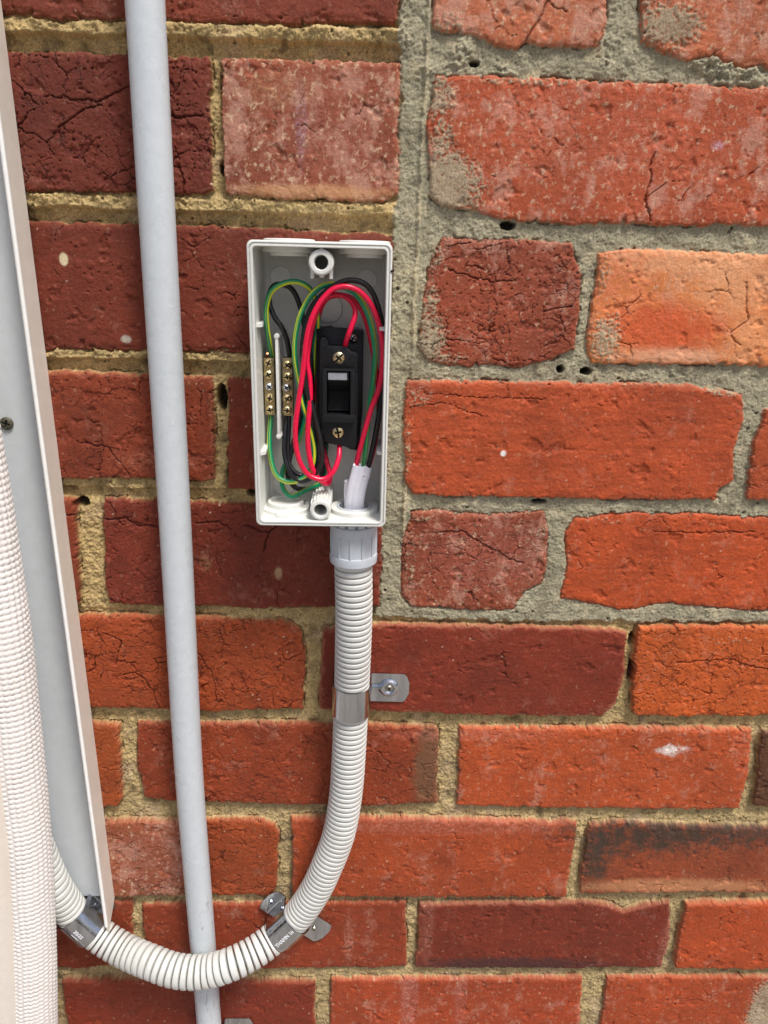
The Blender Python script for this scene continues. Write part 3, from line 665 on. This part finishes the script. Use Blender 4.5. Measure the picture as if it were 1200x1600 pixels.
# bosses round the cable entries: roof and floor
cyc = .0255
for px_, top in ((452,1),(570,1),(447,0),(553,0)):
    xc = at(px_, 378 if top else 806, cyc)[0]; zc_ = z1-.0032 if top else z0+.0032; ax = (0, 0, -1) if top else (0, 0, 1)
    R_ = .0152
    if top:
        mb = MB(); lathe(mb, (xc, -cyc, zc_), ax, [(-.0004, R_), (.0022, R_), (.0026, R_-.0004), (.0026, R_-.0035), (.0022, R_-.0040), (.0042, R_-.0042), (.0046, R_-.0046), (.0046, 0)], 56); mb.obj('entry_boss', M_box, bx, sharp=30)
        mb = MB(); lathe(mb, (xc, -cyc, z1-.0004), (0, 0, 1), [(0, R_-.0005), (.0013, R_-.0007), (.0017, R_-.0014), (.0017, 0)], 56); mb.obj('entry_boss', M_box, bx, sharp=30)
    elif px_ < 500:
        mb = MB(); lathe(mb, (xc, -cyc, zc_), ax, [(-.0004, R_), (.0026, R_), (.0030, R_-.0004), (.0030, R_-.0030), (.0026, R_-.0034), (.0030, R_-.0038), (.0058, R_-.0040), (.0062, R_-.0044), (.0062, R_-.0058), (.0050, R_-.0062), (.0048, 0)], 56); mb.obj('entry_boss', M_box, bx, sharp=30)
        mb = MB(); prism(mb, rrect(xc-.004, xc+.0035, zc_-.0003, zc_+.0022, .0003, 2), cyc+R_-.002, cyc+R_+.0018, .0003); mb.obj('boss_tab', M_box, bx, sharp=30)
    else:
        mb = MB(); lathe(mb, (xc, -cyc, zc_), ax, [(-.0004, R_), (.0026, R_), (.0030, R_-.0004), (.0030, R_-.0040), (-.0002, R_-.0040)], 56); mb.obj('entry_boss', M_box, bx, sharp=30)
        GX = xc
# cover-screw posts
for a, b, r, ri, top in ((501.6,410,.00685,.0038,1),(500.5,798,.0064,.0039,0)):
    p = at(a, b, BD-.0015); mb = MB()
    seg = 48; lathe(mb, (p[0], -(BD-.0015), p[2]), (0, 1, 0), [(.030, ri), (.0006, ri), (0, ri+.0004), (0, r*.86), (.0008, r*.86), (.0008, r-.0003), (.0012, r), (BD-.0050, r)], seg)
    if not top:
        for k in range(-3, 4): box(mb, p[0]+k*.0019-.0004, p[0]+k*.0019+.0004, BK, BD-.005, p[2]+math.sqrt(max((r-.001)**2-(k*.0019)**2, 0)), p[2]+math.sqrt(max(r*r-(k*.0019)**2, 0))+.0007, .0002)
        box(mb, p[0]-.0007, p[0]+.0007, BK, BD-.004, z0+.003, p[2]-r+.0006, .0002)
    else:
        box(mb, p[0]-.0007, p[0]+.0007, BK, BD-.003, p[2]+r-.0006, z1-.003, .0002)
        for s in (-1, 1): box(mb, p[0]+s*.0052-.0009, p[0]+s*.0052+.0009, BK, BD-.006, p[2]-r-.0018, p[2]-r*.5, .0002)
        box(mb, p[0]-.0012, p[0]+.0012, BK, BD-.009, p[2]-r-.0012, p[2]-r*.8, .0002)
    mb.obj('screw_post', M_box, bx, sharp=30)
# dividing fin between the terminal bars
u, w = at(432,526,.030), at(435.3,682.5,.030); xm = (u[0]+w[0])/2
mb = MB(); box(mb, xm-.0009, xm+.0009, BK-.0004, .0298, w[2], u[2], .0005)
for q in (u, w): lathe(mb, (xm, -BK+.0004, q[2]), (0, -1, 0), [(0, .0019), (.0262, .0017), (.0270, .0013), (.0272, 0)], 20)
mb.obj('divider_fin', M_box, bx, sharp=35)
# lid guides on the side walls
for xs_, s, zc_ in ((x0+.0033, 1, at(404,502,.02)[2]), (x0+.0033, 1, at(406,700,.03)[2]), (x1-.0033, -1, at(604,508,.02)[2]), (x1-.0033, -1, at(596,700,.03)[2])):
    v = [(xs_-s*.0004, -.010, zc_+.0012), (xs_-s*.0004, -.010, zc_-.0012), (xs_-s*.0004, -(BD-.006), zc_-.0016), (xs_-s*.0004, -(BD-.006), zc_+.0004),
         (xs_+s*.0018, -.010, zc_+.0012), (xs_+s*.0018, -.010, zc_-.0012), (xs_+s*.0028, -(BD-.009), zc_-.0016), (xs_+s*.0028, -(BD-.009), zc_+.0004)]
    MB().add(v, [(0, 1, 2, 3), (4, 7, 6, 5), (0, 4, 5, 1), (1, 5, 6, 2), (2, 6, 7, 3), (3, 7, 4, 0)]).obj('lid_guide', M_box, bx, False)
p = at(612,424,BD+.0001); MB_ = MB(); lathe(MB_, p, (0, -1, 0), [(-.0003, .0007), (.00012, .0007), (.00012, 0)], 14); MB_.obj('rim_nick', M_pit_shade, bx)

def text_mesh(txt, size, ext, m, name='stamping'):
    cu = bpy.data.curves.new(name, 'FONT'); cu.body = txt; cu.size = size; cu.extrude = ext; cu.align_x = 'CENTER'; cu.align_y = 'CENTER'
    o = bpy.data.objects.new(name, cu); C.objects.link(o); bpy.context.view_layer.update()
    me = bpy.data.meshes.new_from_object(o.evaluated_get(bpy.context.evaluated_depsgraph_get())); bpy.data.objects.remove(o); bpy.data.curves.remove(cu)
    me.materials.clear(); me.materials.append(m); return me

# ------------------------------------------------------------------ terminal bars
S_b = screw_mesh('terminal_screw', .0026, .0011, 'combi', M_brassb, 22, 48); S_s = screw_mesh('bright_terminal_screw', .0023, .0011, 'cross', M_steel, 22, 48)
TD = .024
for (a, b, c_, e), sc, lab in (((411.5,559,430,649), [(419.5,567.5),(419.5,585.8),(420.5,604.5),(421.5,622.5),(422,640.5)], 'brass terminal bar left of the white fin, holding the green and yellow wires'),
                               ((441,559,458,650), [(449,570.5),(449,589),(448,606),(449,623.5),(449,641.5)], 'brass terminal bar right of the white fin, holding the black wires')):
    u, w = at(a, b, TD), at(c_, e, TD); t = thing('terminal_bar', ((u[0]+w[0])/2, -TD, w[2]), lab, 'terminal bar')
    mb = MB(); box(mb, u[0], w[0], TD-.0075, TD, w[2], u[2], .0004); mb.obj('bar', M_brass, t, sharp=35)
    mb = MB(); box(mb, u[0]+.001, w[0]-.001, BK-.0004, TD-.0073, w[2]+.012, u[2]-.012, .0004); mb.obj('support_block', M_box, t, sharp=35)
    for k, q in enumerate(sc):
        p = at(*q, TD+.0005)
        mb = MB(); lathe(mb, (p[0], -TD, p[2]), (0, -1, 0), [(-.0002, .0031), (.00035, .0030), (.0005, .0027), (.0002, .0025)], 28); hb_ = mb.obj('screw_hole', M_brass, t, sharp=30)
        put('terminal_screw', S_s if k == 2 else S_b, p, t, [.4, 1.1, .7, .2, 1.4][k]+(.3 if a > 430 else 0))

# ------------------------------------------------------------------ switch mechanism
SF = .031; SP = .020
def pp(a, b, d): q = at(a, b, d); return (q[0], q[2])
sw = thing('switch_mechanism', (at(529,690,SP)[0], -.01, at(529,690,SP)[2]), 'black switch mechanism screwed inside the box with its rocker facing out', 'switch')
mb = MB(); prism(mb, [pp(494,514,SP), pp(511,513,SP), pp(515,511.5,SP), pp(520,514.5,SP), pp(568,518,SP), pp(566.5,640,SP), pp(561,700,SP), pp(556,704,SP), pp(535,697,SP), pp(497,690,SP), pp(494,640,SP)], BK, SP, .0005); mb.obj('mounting_plate', M_black, sw, sharp=30)
out = [(499.5,534),(501,529.5),(504.5,527.5),(509,528.5),(511.5,532),(513,540.5),(540,541.5),(546,546),(549,549.5),(556,551),(559,554),(559,600),(558.3,650),(557.5,688),(556,699),(552,703),(547,702.5),(541,698),(534,696),(522,695),(512,691),(504,687),(500,682),(499,660),(499.5,600)]
hole_o = rrect(pp(510,0,SF)[0], 0, 0, 0, 0)
# body with the rocker opening: two prisms above and below, two beside
def clip(poly, side):
    return poly
up_ = [(499.5,534),(501,529.5),(504.5,527.5),(509,528.5),(511.5,532),(513,540.5),(540,541.5),(546,546),(549,549.5),(556,551),(559,554),(558.9,583),(499.4,583)]
lo_ = [(499.1,648),(558.4,648),(557.5,688),(556,699),(552,703),(547,702.5),(541,698),(534,696),(522,695),(512,691),(504,687),(500,682)]
mb = MB(); prism(mb, [pp(*q, SF) for q in up_], SP-.0005, SF, .0004); prism(mb, [pp(*q, SF) for q in lo_], SP-.0005, SF, .0004)
prism(mb, [pp(*q, SF) for q in [(499.3,583.2),(510,583.2),(510,647.8),(499.1,647.8)]], SP-.0005, SF-.00003, .0001)
prism(mb, [pp(*q, SF) for q in [(547,583.2),(558.9,583.2),(558.5,647.8),(547,647.8)]], SP-.0005, SF-.00003, .0001)
mb.obj('body', M_black, sw, sharp=30)
FR = .0365
def ring(mb, o, i, d0, d1):
    # o, i: rectangles (x0,x1,z0,z1)
    box(mb, o[0], o[1], d0, d1, i[3], o[3], .0004); box(mb, o[0], o[1], d0, d1, o[2], i[2], .0004)
    box(mb, o[0], i[0], d0, d1-.00004, i[2]-.0002, i[3]+.0002, .0004); box(mb, i[1], o[1], d0, d1-.00004, i[2]-.0002, i[3]+.0002, .0004)
o1, o2 = pp(503.5,577,FR), pp(554,661,FR); i1, i2 = pp(510.5,580,FR), pp(547,649,FR)
mb = MB(); ring(mb, (o1[0], o2[0], o2[1], o1[1]), (i1[0], i2[0], i2[1], i1[1]), SF-.0003, FR)
mb.obj('rocker_surround', M_black, sw, sharp=30)
mb = MB(); a_, b_ = pp(512,580,.034), pp(545,651,.034)
v = [(a_[0], -.0352, a_[1]-.0002), (b_[0], -.0352, a_[1]-.0002), (b_[0], -.0345, a_[1]-.0050), (a_[0], -.0345, a_[1]-.0050), (b_[0], -.0235, (a_[1]+b_[1])/2), (a_[0], -.0235, (a_[1]+b_[1])/2), (b_[0], -.0265, b_[1]+.002), (a_[0], -.0265, b_[1]+.002),
     (a_[0], -.020, a_[1]-.0002), (b_[0], -.020, a_[1]-.0002), (b_[0], -.020, b_[1]+.002), (a_[0], -.020, b_[1]+.002)]
mb.add(v, [(0, 1, 2, 3)[::-1], (3, 2, 4, 5)[::-1], (5, 4, 6, 7)[::-1], (0, 8, 9, 1)[::-1], (7, 6, 10, 11)[::-1], (8, 11, 10, 9)[::-1]]); rk = mb.obj('rocker', M_pit_shade, sw, False)
mb = MB(); prism(mb, rrect(a_[0]+.0003, b_[0]-.0012, a_[1]-.0048, a_[1]-.0006, .0003, 2), .0330, .0358, .0002); mb.obj('rocker_lit_top', M_rocker_lit, rk, False)  # grey block paints the light on the black rocker's top
mb = MB(); prism(mb, [pp(512,650,.031), pp(545,650,.031), pp(545,647,.031), pp(512,647,.031)], SP, .0325, .0003); mb.obj('opening_ledge', M_black, sw, False)
for q, r in (((507.3,536),.0020),((551.7,560.3),.0022),((507,673.7),.0020),((550,694.5),.0014)):
    p = at(*q, SF); mb = MB(); lathe(mb, p, (0, -1, 0), [(-.0002, r+.0003), (.00022, r+.0002), (.0002, r)], 24); mb.obj('hole_rim', M_black, sw)
    mb = MB(); lathe(mb, p, (0, -1, 0), [(-.0003, r), (.0001, r), (.0001, 0)], 24); mb.obj('hole_shade_disc', M_pit_shade, sw)  # black disc on the face paints the shade of a hole
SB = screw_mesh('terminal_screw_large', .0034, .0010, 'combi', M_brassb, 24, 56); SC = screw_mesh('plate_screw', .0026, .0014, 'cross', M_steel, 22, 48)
for q, rt in (((529.5,559.5),.75),((528,675.5),-.2)):
    p = at(*q, SF); mb = MB(); lathe(mb, p, (0, -1, 0), [(-.0002, .0041), (.00015, .0040), (.00015, 0)], 32); mb.obj('recess_shade_disc', M_pit_shade, sw)  # flat black disc painted as the shaded well round the screw
    put('terminal_screw', SB, at(*q, SF+.0002), sw, rt)
p = at(552,528.5,SP+.0006); mb = MB(); lathe(mb, at(552,528.5,SP), (0, -1, 0), [(-.0002, .0036), (.00015, .0035), (.00015, 0)], 30); mb.obj('recess_shade_disc', M_pit_shade, sw); put('plate_screw', SC, p, sw, .5)

# ------------------------------------------------------------------ wires; points are photo pixels with their distance in front of the wall
WR = .00156
def wire(name, pts, m, label, group='wires looped inside the open box', r=WR):
    Q, ss = spline([at(a, b, d/1000.) for a, b, d in pts], .0011); mb = MB(); tube(mb, Q, ss, r, 16)
    return tag(mb.obj(name, m, None, sharp=None), label, 'wire', group)
wire('red_wire', [(556,745,28),(557,725,30),(563.5,698,33),(579,642,36),(593,603,37),(598,555,37),(594,515,37),(582,480,37),(565,458,38),(548,449,39),(532,448,39.5),(516,455,40),(499,474,40.5),(486,501,41),(479,530,41),(475,565,41),(471,597,41),(466,630,41),(461.5,667,41),(462.5,698,40),(469,723,39),(480,740,38),(496,748.5,38),(510,747,37),(522,735,36),(529,716,33),(530.5,698,28),(530,688,23)], M_red,
     'bright red wire looping widest round the black switch and back up into its underside')
wire('red_wire', [(539.5,543,24),(540,537,30),(544,524,34),(550,508,34),(554.5,494,33),(554.5,482,31),(547,469,29),(532,461,28),(514,463,28),(500,477,29),(489,505,30),(483,535,30),(480,565,31),(484,592,32),(485,625,33),(482,655,34),(481,690,34),(484,716,34),(490,736,33),(500,750,32),(510,756,30),(515,751,26),(515,738,23),(511,722,20),(505,703,17),(498,685,13),(500,660,9),(512,640,8)], M_red,
     'red wire bending up out of the top of the black switch in an inner loop')
wire('red_wire', [(512,640,10),(498,630,11),(494,600,12),(493,560,12),(497,500,16),(506,472,20),(522,462,22),(545,464,22),(562,480,22),(573,505,22),(583,550,22),(591,600,22),(592,645,22),(586,690,22),(578,722,24),(568,745,26)], M_red,
     'dark red wire deepest in the box, passing behind the switch and its right side')
wire('black_wire', [(447.5,646,19),(447.5,653,20),(445,680,24),(444.5,708,27),(450,730,30),(459,746,31),(471,752,31),(484,748,32),(497,736,33),(503.5,716,33),(501,690,33),(496,665,33),(489,638,33),(481,612,33),(475,580,33),(473,545,33),(476,516,34),(484,487,35),(497,467,36),(517,449.5,37),(536,440,37),(554,438,36.5),(572,445,36),(584,461,35),(592,484,34),(597.5,510,33),(599.5,550,32),(597,600,31),(590,660,30),(578,718,29),(570,745,27)], M_blk,
     'black wire arching over the red loop at the top of the box')
wire('black_wire', [(453.5,563,19),(453,556,20),(448,530,24),(440,511,27),(430,497,27),(422,478,26),(421,460,25),(429,446,24),(444,445,22),(458,454,20),(468,476,18),(475,505,16),(479,545,14),(478,600,14),(470,650,15),(459,690,18),(452,720,22),(450,745,22),(462,762,22),(482,764,22),(497,757,18),(503,740,13),(506,715,9),(508,690,8)], M_blk,
     'black wire curling down into the upper end of the right terminal bar')
wire('black_wire', [(451,646,19),(451.5,655,20),(450,690,23),(450,718,26),(458,735,28),(472,743,28),(488,738,28),(497,722,27),(496,696,24),(490,660,20),(487,600,16),(488,540,14),(492,490,12)], M_blk,
     'second black wire leaving the lower end of the right terminal bar in a tight curl')
wire('earth_wire', [(423,646,19),(423,656,21),(421,690,25),(424,720,28),(432,742,30),(446,752,31),(462,752,31),(478,744,30),(488,728,30),(491,705,30),(487,680,30),(480,655,30),(472,628,31),(467,600,32),(461,565,33),(460,540,34),(463,515,35),(470,490,36),(484,464,36),(500,449,35),(518,444,34),(538,448.5,34),(556,460,34),(572,485,34),(582,519,33.5),(586,555,33),(583,595,32),(578.5,625,31.5),(574,670,31),(570,710,30),(565,742,27)], M_gy,
     'green and yellow wire leaving the lower end of the left terminal bar')
wire('earth_wire', [(425,563,19),(424.5,556,20),(420,530,26),(417,508,29),(416.5,480,30),(424,456,31),(440,444,31),(458,440,31),(475,444,30),(487,455,27),(494,475,22),(497,505,18),(492,540,15),(489,590,14),(480,640,14),(468,685,16),(452,715,20),(442,736,24),(441,757,26),(447,770,27),(457,775.5,27),(470,770,26),(485,762,23),(499,756,18),(506,740,12),(508,715,7),(510,690,7)], M_gy,
     'green and yellow wire arching up to the upper end of the left terminal bar')
mb = MB(); Q, ss = spline([at(415,562,.020), at(417,556,.022), at(418,552,.024)], .0005); tube(mb, Q, ss, .0007, 8)
tag(mb.obj('copper_strand', M_copper, None), 'tiny bare copper strand end poking above the left terminal bar', 'wire')

# sheathed cables rising through the entry
def ribbed(s, th): return -.00055*np.exp(-((np.abs(np.sin(th))-.42)/.10)**2)*1.0+0*s
fz = z0+.004
mb = MB(); gx = GX
Q, ss = spline([(gx+.001, -cyc, z0-.03), (gx+.001, -cyc, z0), at(554,790,.028), at(557,765,.030), at(563,741,.031), at(566.5,728,.0315)], .0007)
tube(mb, Q, ss, .0037, 48, False, disp=ribbed, shape=(.72, 1.62))
v = mb.v[0]; nseg = 48; last = v[-nseg:]; th = np.arange(nseg)/nseg*2*np.pi
jag = (.0007*np.sin(th*2+1)+.0004*np.sin(th*5)); last[:, 2] += jag
inn = Q[-1]+(last-Q[-1])*.80; deep = inn.copy(); deep[:, 2] -= .006
k0 = len(v)-nseg; mb.add(np.vstack([inn, deep]), [])
mb.f += [(k0+i, k0+(i+1) % nseg, len(v)+(i+1) % nseg, len(v)+i) for i in range(nseg)]+[(len(v)+i, len(v)+(i+1) % nseg, len(v)+nseg+(i+1) % nseg, len(v)+nseg+i) for i in range(nseg)]+[tuple(len(v)+nseg+i for i in range(nseg))]
tag(mb.obj('sheathed_cable', M_sheath, None, sharp=50), 'wide white cable sheath, cut ragged, standing in the entry at the lower right', 'cable')
mb = MB(); Q, ss = spline([(gx-.004, -cyc+.001, z0-.03), (gx-.004, -cyc+.001, z0), at(544.5,795,.022), at(544,770,.022), at(545,751,.023)], .0007)
tube(mb, Q, ss, .0024, 24, True, shape=(.9, 1.25)); tag(mb.obj('sheathed_cable', M_sheath, None, sharp=35), 'short narrow white cable sheath half hidden behind the wider one', 'cable')

# ------------------------------------------------------------------ conduit adaptor under the box
ad = thing('conduit_adaptor', (gx, -cyc, z0-.02), 'blue-grey plastic screw coupling joining the corrugated conduit to the box underside', 'coupling')
RG = .0151; zt = z0-.0003
mb = MB(); lathe(mb, (gx, -cyc, zt), (0, 0, -1), [(0, RG-.0026), (.0048, RG-.0026)], 60)
for k in range(14):
    a = 2*math.pi*(k+.3)/14; c = np.array([gx+math.cos(a)*(RG-.0018), -cyc+math.sin(a)*(RG-.0018), zt-.0022]); t_ = np.array([-math.sin(a), math.cos(a), 0]); n_ = np.array([math.cos(a), math.sin(a), 0]); u_ = np.array([0, 0, 1.])
    v = [c+t_*i*.0021+n_*j*.0012+u_*k_*.0022 for i in (-1, 1) for j in (-1, 1) for k_ in (-1, 1)]
    mb.add(v, [(0, 1, 3, 2), (4, 6, 7, 5), (0, 4, 5, 1), (2, 3, 7, 6), (0, 2, 6, 4), (1, 5, 7, 3)])
mb.obj('lock_ring', M_gland, ad, sharp=30)
zb_ = at(553,888,cyc+.012)[2]-.0005; HT = zt-zb_
prof = [(.0046, RG-.0028), (.0047, RG-.0006), (.0052, RG), (HT*.34, RG+.0001), (HT*.345, RG-.0006), (HT*.78, RG-.0006), (HT*.785, RG+.0002), (HT*.82, RG+.0005), (HT*.96, RG+.0002), (HT, RG-.0012), (HT+.0002, .0121)]
mb = MB(); lathe(mb, (gx, -cyc, zt), (0, 0, -1), prof, 72); mb.obj('body', M_gland, ad, sharp=30)
mb = MB()
for k in range(12):
    a = -math.pi/2-.12+2*math.pi*k/12; c = np.array([gx+math.cos(a)*(RG-.0004), -cyc+math.sin(a)*(RG-.0004), zt-HT*.5625]); t_ = np.array([-math.sin(a), math.cos(a), 0]); n_ = np.array([math.cos(a), math.sin(a), 0]); u_ = np.array([0, 0, 1.])
    v = [c+t_*i*.00038+n_*j*.0006+u_*k_*HT*.222 for i in (-1, 1) for j in (-1, 1) for k_ in (-1, 1)]
    mb.add(v, [(0, 1, 3, 2), (4, 6, 7, 5), (0, 4, 5, 1), (2, 3, 7, 6), (0, 2, 6, 4), (1, 5, 7, 3)])
mb.obj('grip_ribs', M_gland, ad, sharp=30)
mb = MB(); lathe(mb, (gx, -cyc, z0+.0030), (0, 0, 1), [(-.004, .0110), (.0034, .0110), (.0038, .0107), (.0038, .0098), (.0034, .0095), (-.008, .0095)], 56); mb.obj('threaded_spout', M_gland, ad, sharp=30)
mb = MB(); lathe(mb, (gx, -cyc, z0-.004), (0, 0, 1), [(0, .0094), (.0005, 0)], 32); mb.obj('spout_throat', M_pit_shade, ad)

# ------------------------------------------------------------------ corrugated flexible conduit
RC = .0124; PITCH_C = .00425
cpts = [(gx, -cyc, zb_+.012), (gx, -cyc, zb_-.002), tuple(at(553,950,.0245)), tuple(at(551.5,1020,.0215)), tuple(at(549,1090,.0162)), tuple(at(546,1160,.0155)), tuple(at(541,1235,.016)), tuple(at(530,1300,.0165)), tuple(at(512,1350,.0165)), tuple(at(491,1394,.0155)), tuple(at(464,1432,.0142)),
        tuple(at(432,1462,.0150)), tuple(at(400,1486,.0235)), tuple(at(362,1506,.032)), tuple(at(320,1518,.0345)), tuple(at(277,1517,.034)), tuple(at(235,1503,.029)), tuple(at(190,1483,.020)), tuple(at(148,1456,.0142)), tuple(at(112,1424,.0142)), tuple(at(85,1385,.019)), tuple(at(66,1345,.019)), tuple(at(50,1300,.0185)), tuple(at(36,1230,.0185)), tuple(at(20,1150,.0185)), tuple(at(3,1000,.0185)), tuple(at(-20,850,.0185)), tuple(at(-50,700,.0185)), tuple(at(-50,700,.0185)+np.array([-.003, 0, .1])), tuple(at(-50,700,.0185)+np.array([-.003, 0, .22])), tuple(at(-50,700,.0185)+np.array([-.003, 0, .36]))]
Q, ss = spline(cpts, PITCH_C/20)
S1 = ss[int(np.argmin(np.linalg.norm((Q-at(449,1446,.0145))[:, [0, 2]], axis=1)))]
def ribs(s, th):
    q = np.where(s < S1, s/PITCH_C, S1/PITCH_C+(s-S1)/.0054) % 1.0      # stretched past the second clamp
    wd = np.where(s < S1, .085, .095)
    g = np.exp(-((q-.5)/wd)**6)+.1*np.exp(-((q-.5)/.17)**6)
    return -g*np.where(s < S1, .0048, .0066)+.00030*np.sin(np.pi*((q+.5) % 1.0))+0*th
mb = MB(); tube(mb, Q, ss, RC-.0001, 44, True, disp=ribs)
flex = mb.obj('flexible_conduit', M_flex, None, sharp=None); tag(flex, 'ribbed cream flexible conduit hanging from the box in a wide U', 'conduit')

# ------------------------------------------------------------------ metal saddles
def saddle(c, axis, R_, d, hw, ears, label, screw=True, dimple=True, ear_r=1., text=None, mats=None):
    """c: wall-plane point under the conduit axis; axis: in-plane direction; ears: (length on -b side, length on +b side); 0 = tucked flange"""
    a = np.array([axis[0], 0, axis[1]]); a /= np.linalg.norm(a); b = np.cross(a, (0, -1, 0)); b /= np.linalg.norm(b)
    if b[0] < 0: b = -b
    nrm = np.array([0, -1., 0]); T_ = .0011; t = thing('pipe_clamp', (c[0], 0, c[2]), label, 'pipe clamp', 'metal saddle clamps holding the conduits')
    base = .0016; pth = []
    eL, eR = ears; r2 = R_+.0006
    def side(s, e):
        o = []
        if e > 0:
            for q in np.linspace(0, 1, 44): o.append((s*(r2+.0018+e*(1-q)), base))
            for q in np.linspace(0, 1, 6)[1:]: o.append((s*(r2+.0018-.0018*math.sin(q*math.pi/2)), base+.0018*(1-math.cos(q*math.pi/2))))
        else: o.append((s*r2, base))
        o.append((s*r2, max(base+.0022, d*.6))); return o
    arc = [(-r2*math.cos(q), d+r2*math.sin(q)) for q in np.linspace(0, math.pi, 33)]
    pth = side(-1, eL)+arc+side(1, eR)[::-1]
    P = np.array(pth); tg = np.gradient(P, axis=0); tg /= np.linalg.norm(tg, axis=1)[:, None]; no = np.stack([-tg[:, 1], tg[:, 0]], 1)
    if no[len(P)//2][1] < 0: no = -no
    ws_ = np.linspace(-1, 1, 45); outer = []; inner = []
    cen = {s: s*(r2+.0018+e*.46) for s, e in ((-1, eL), (1, eR)) if e > 0}
    for (u, h), nn in zip(P, no):
        hh = hw; 
        for s, e in ((-1, eL), (1, eR)):
            if e > 0 and s*u > r2+.0018:
                q = (s*u-(r2+.0018+e-hw*.75*ear_r))/(hw*.75*ear_r)
                if q > 0: hh = hw*max(.42, math.sqrt(max(0, 1-q*q))) if ear_r < 1 else hw*max(.12, math.sqrt(max(0, 1-q*q)))
        for w in ws_:
            k = 0
            for s, uc in cen.items():
                rr_ = math.hypot(u-uc, w*hh)
                if abs(u) > r2+.001:
                    if dimple: k += .0021*math.exp(-((rr_-.0048)/.0020)**2)
                    if dimple and s*u < s*uc: k += .0013*math.exp(-((w*hh)/.0026)**2)*min(1, (s*uc-s*u)/.004)*sst(.004, .007, rr_)
            base_p = c+a*(w*hh)+b*u+nrm*h
            nv = b*nn[0]+nrm*nn[1]
            outer.append(base_p+nv*(T_*.5+k)); inner.append(base_p-nv*(T_*.5-k))
    nP, nW = len(P), len(ws_); m_ = nP*nW; g_ = grid_faces(nP, nW); f = g_+[tuple(m_+i for i in q[::-1]) for q in g_]
    for i in range(nP-1):
        f.append((i*nW, (i+1)*nW, m_+(i+1)*nW, m_+i*nW)[::-1]); f.append((i*nW+nW-1, (i+1)*nW+nW-1, m_+(i+1)*nW+nW-1, m_+i*nW+nW-1))
    for j in range(nW-1):
        f.append((j, j+1, m_+j+1, m_+j)); f.append(((nP-1)*nW+j, (nP-1)*nW+j+1, m_+(nP-1)*nW+j+1, m_+(nP-1)*nW+j)[::-1])
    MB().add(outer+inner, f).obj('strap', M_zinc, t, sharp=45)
    for s, uc in cen.items():
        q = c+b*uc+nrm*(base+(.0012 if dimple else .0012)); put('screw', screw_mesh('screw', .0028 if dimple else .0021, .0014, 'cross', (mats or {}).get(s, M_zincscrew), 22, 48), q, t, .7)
    if text:
        for txt, sz, off, ang in text:
            # curve the lettering onto the strap
            me2 = text_mesh(txt, sz, .00012, M_sheath if mats is None else mats.get('ink', M_steel)); co = np.empty(len(me2.vertices)*3); me2.vertices.foreach_get('co', co); co = co.reshape(-1, 3)
            sgn = 1 if a[0] > 0 else -1; A_ = a*sgn; B_ = -np.cross(A_, nrm)*1.0
            if B_[2] < 0: B_ = -B_
            V2 = []
            for x, y, z in co:
                th_ = (y+off)/(r2+.0006); rad = r2+T_*.5+.00008+z
                V2.append(c+A_*x+nrm*(d+rad*math.cos(th_))+B_*rad*math.sin(th_))
            fs = [tuple(p_.vertices) for p_ in me2.polygons]; obj('stamping', np.array(V2), fs, mats.get('ink', M_steel) if mats else M_steel, t, False)
    return t

def axis_near(px, py, d):
    c = at(px, py, d); k = int(np.argmin(np.linalg.norm((Q-c)[:, [0, 2]], axis=1))); T = Q[min(k+6, len(Q)-1)]-Q[max(k-6, 0)]
    return Q[k], (T[0], T[2])
W_ink = mat('stamp_white', (.75, .77, .80), .5)
c, ax = axis_near(549,1090,.0162); saddle(np.array([c[0], 0, c[2]]), ax, RC+.0003, -c[1], .0118, (0, .0272), 'metal one-eared clamp with dimpled screw plate under the box', ear_r=.55)
c, ax = axis_near(449,1446,.0145); saddle(np.array([c[0], 0, c[2]]), ax, RC+.0003, -c[1], .0116, (.0100, .0235), 'metal clamp on the rising side of the U, right of the rigid pipe', dimple=False, ear_r=.48, text=[('THAMN 16', .0044, .0020, 0)], mats={-1: M_steel, 1: M_zincscrew, 'ink': W_ink})
c, ax = axis_near(129,1441,.0142); saddle(np.array([c[0], 0, c[2]]), ax, RC+.0003, -c[1], .0120, (.0180, .0085), 'metal clamp at the duct foot, left end of the U bend', dimple=False, ear_r=.62, text=[('20/25', .0040, .0025, 0), ('____', .0036, .0000, 0)], mats={-1: M_zincscrew, 1: M_steel, 'ink': W_ink})
pe = at(377,1599); dr = (p1-p0); cx_ = p0+dr*((pe[2]-p0[2])/dr[2])
saddle(np.array([cx_[0], 0, pe[2]]), (dr[0], dr[2]), .0106, .0125, .0090, (0, .0225), 'metal clamp plate beside the rigid pipe at the bottom edge', dimple=False, ear_r=.5, mats={1: M_zincscrew})
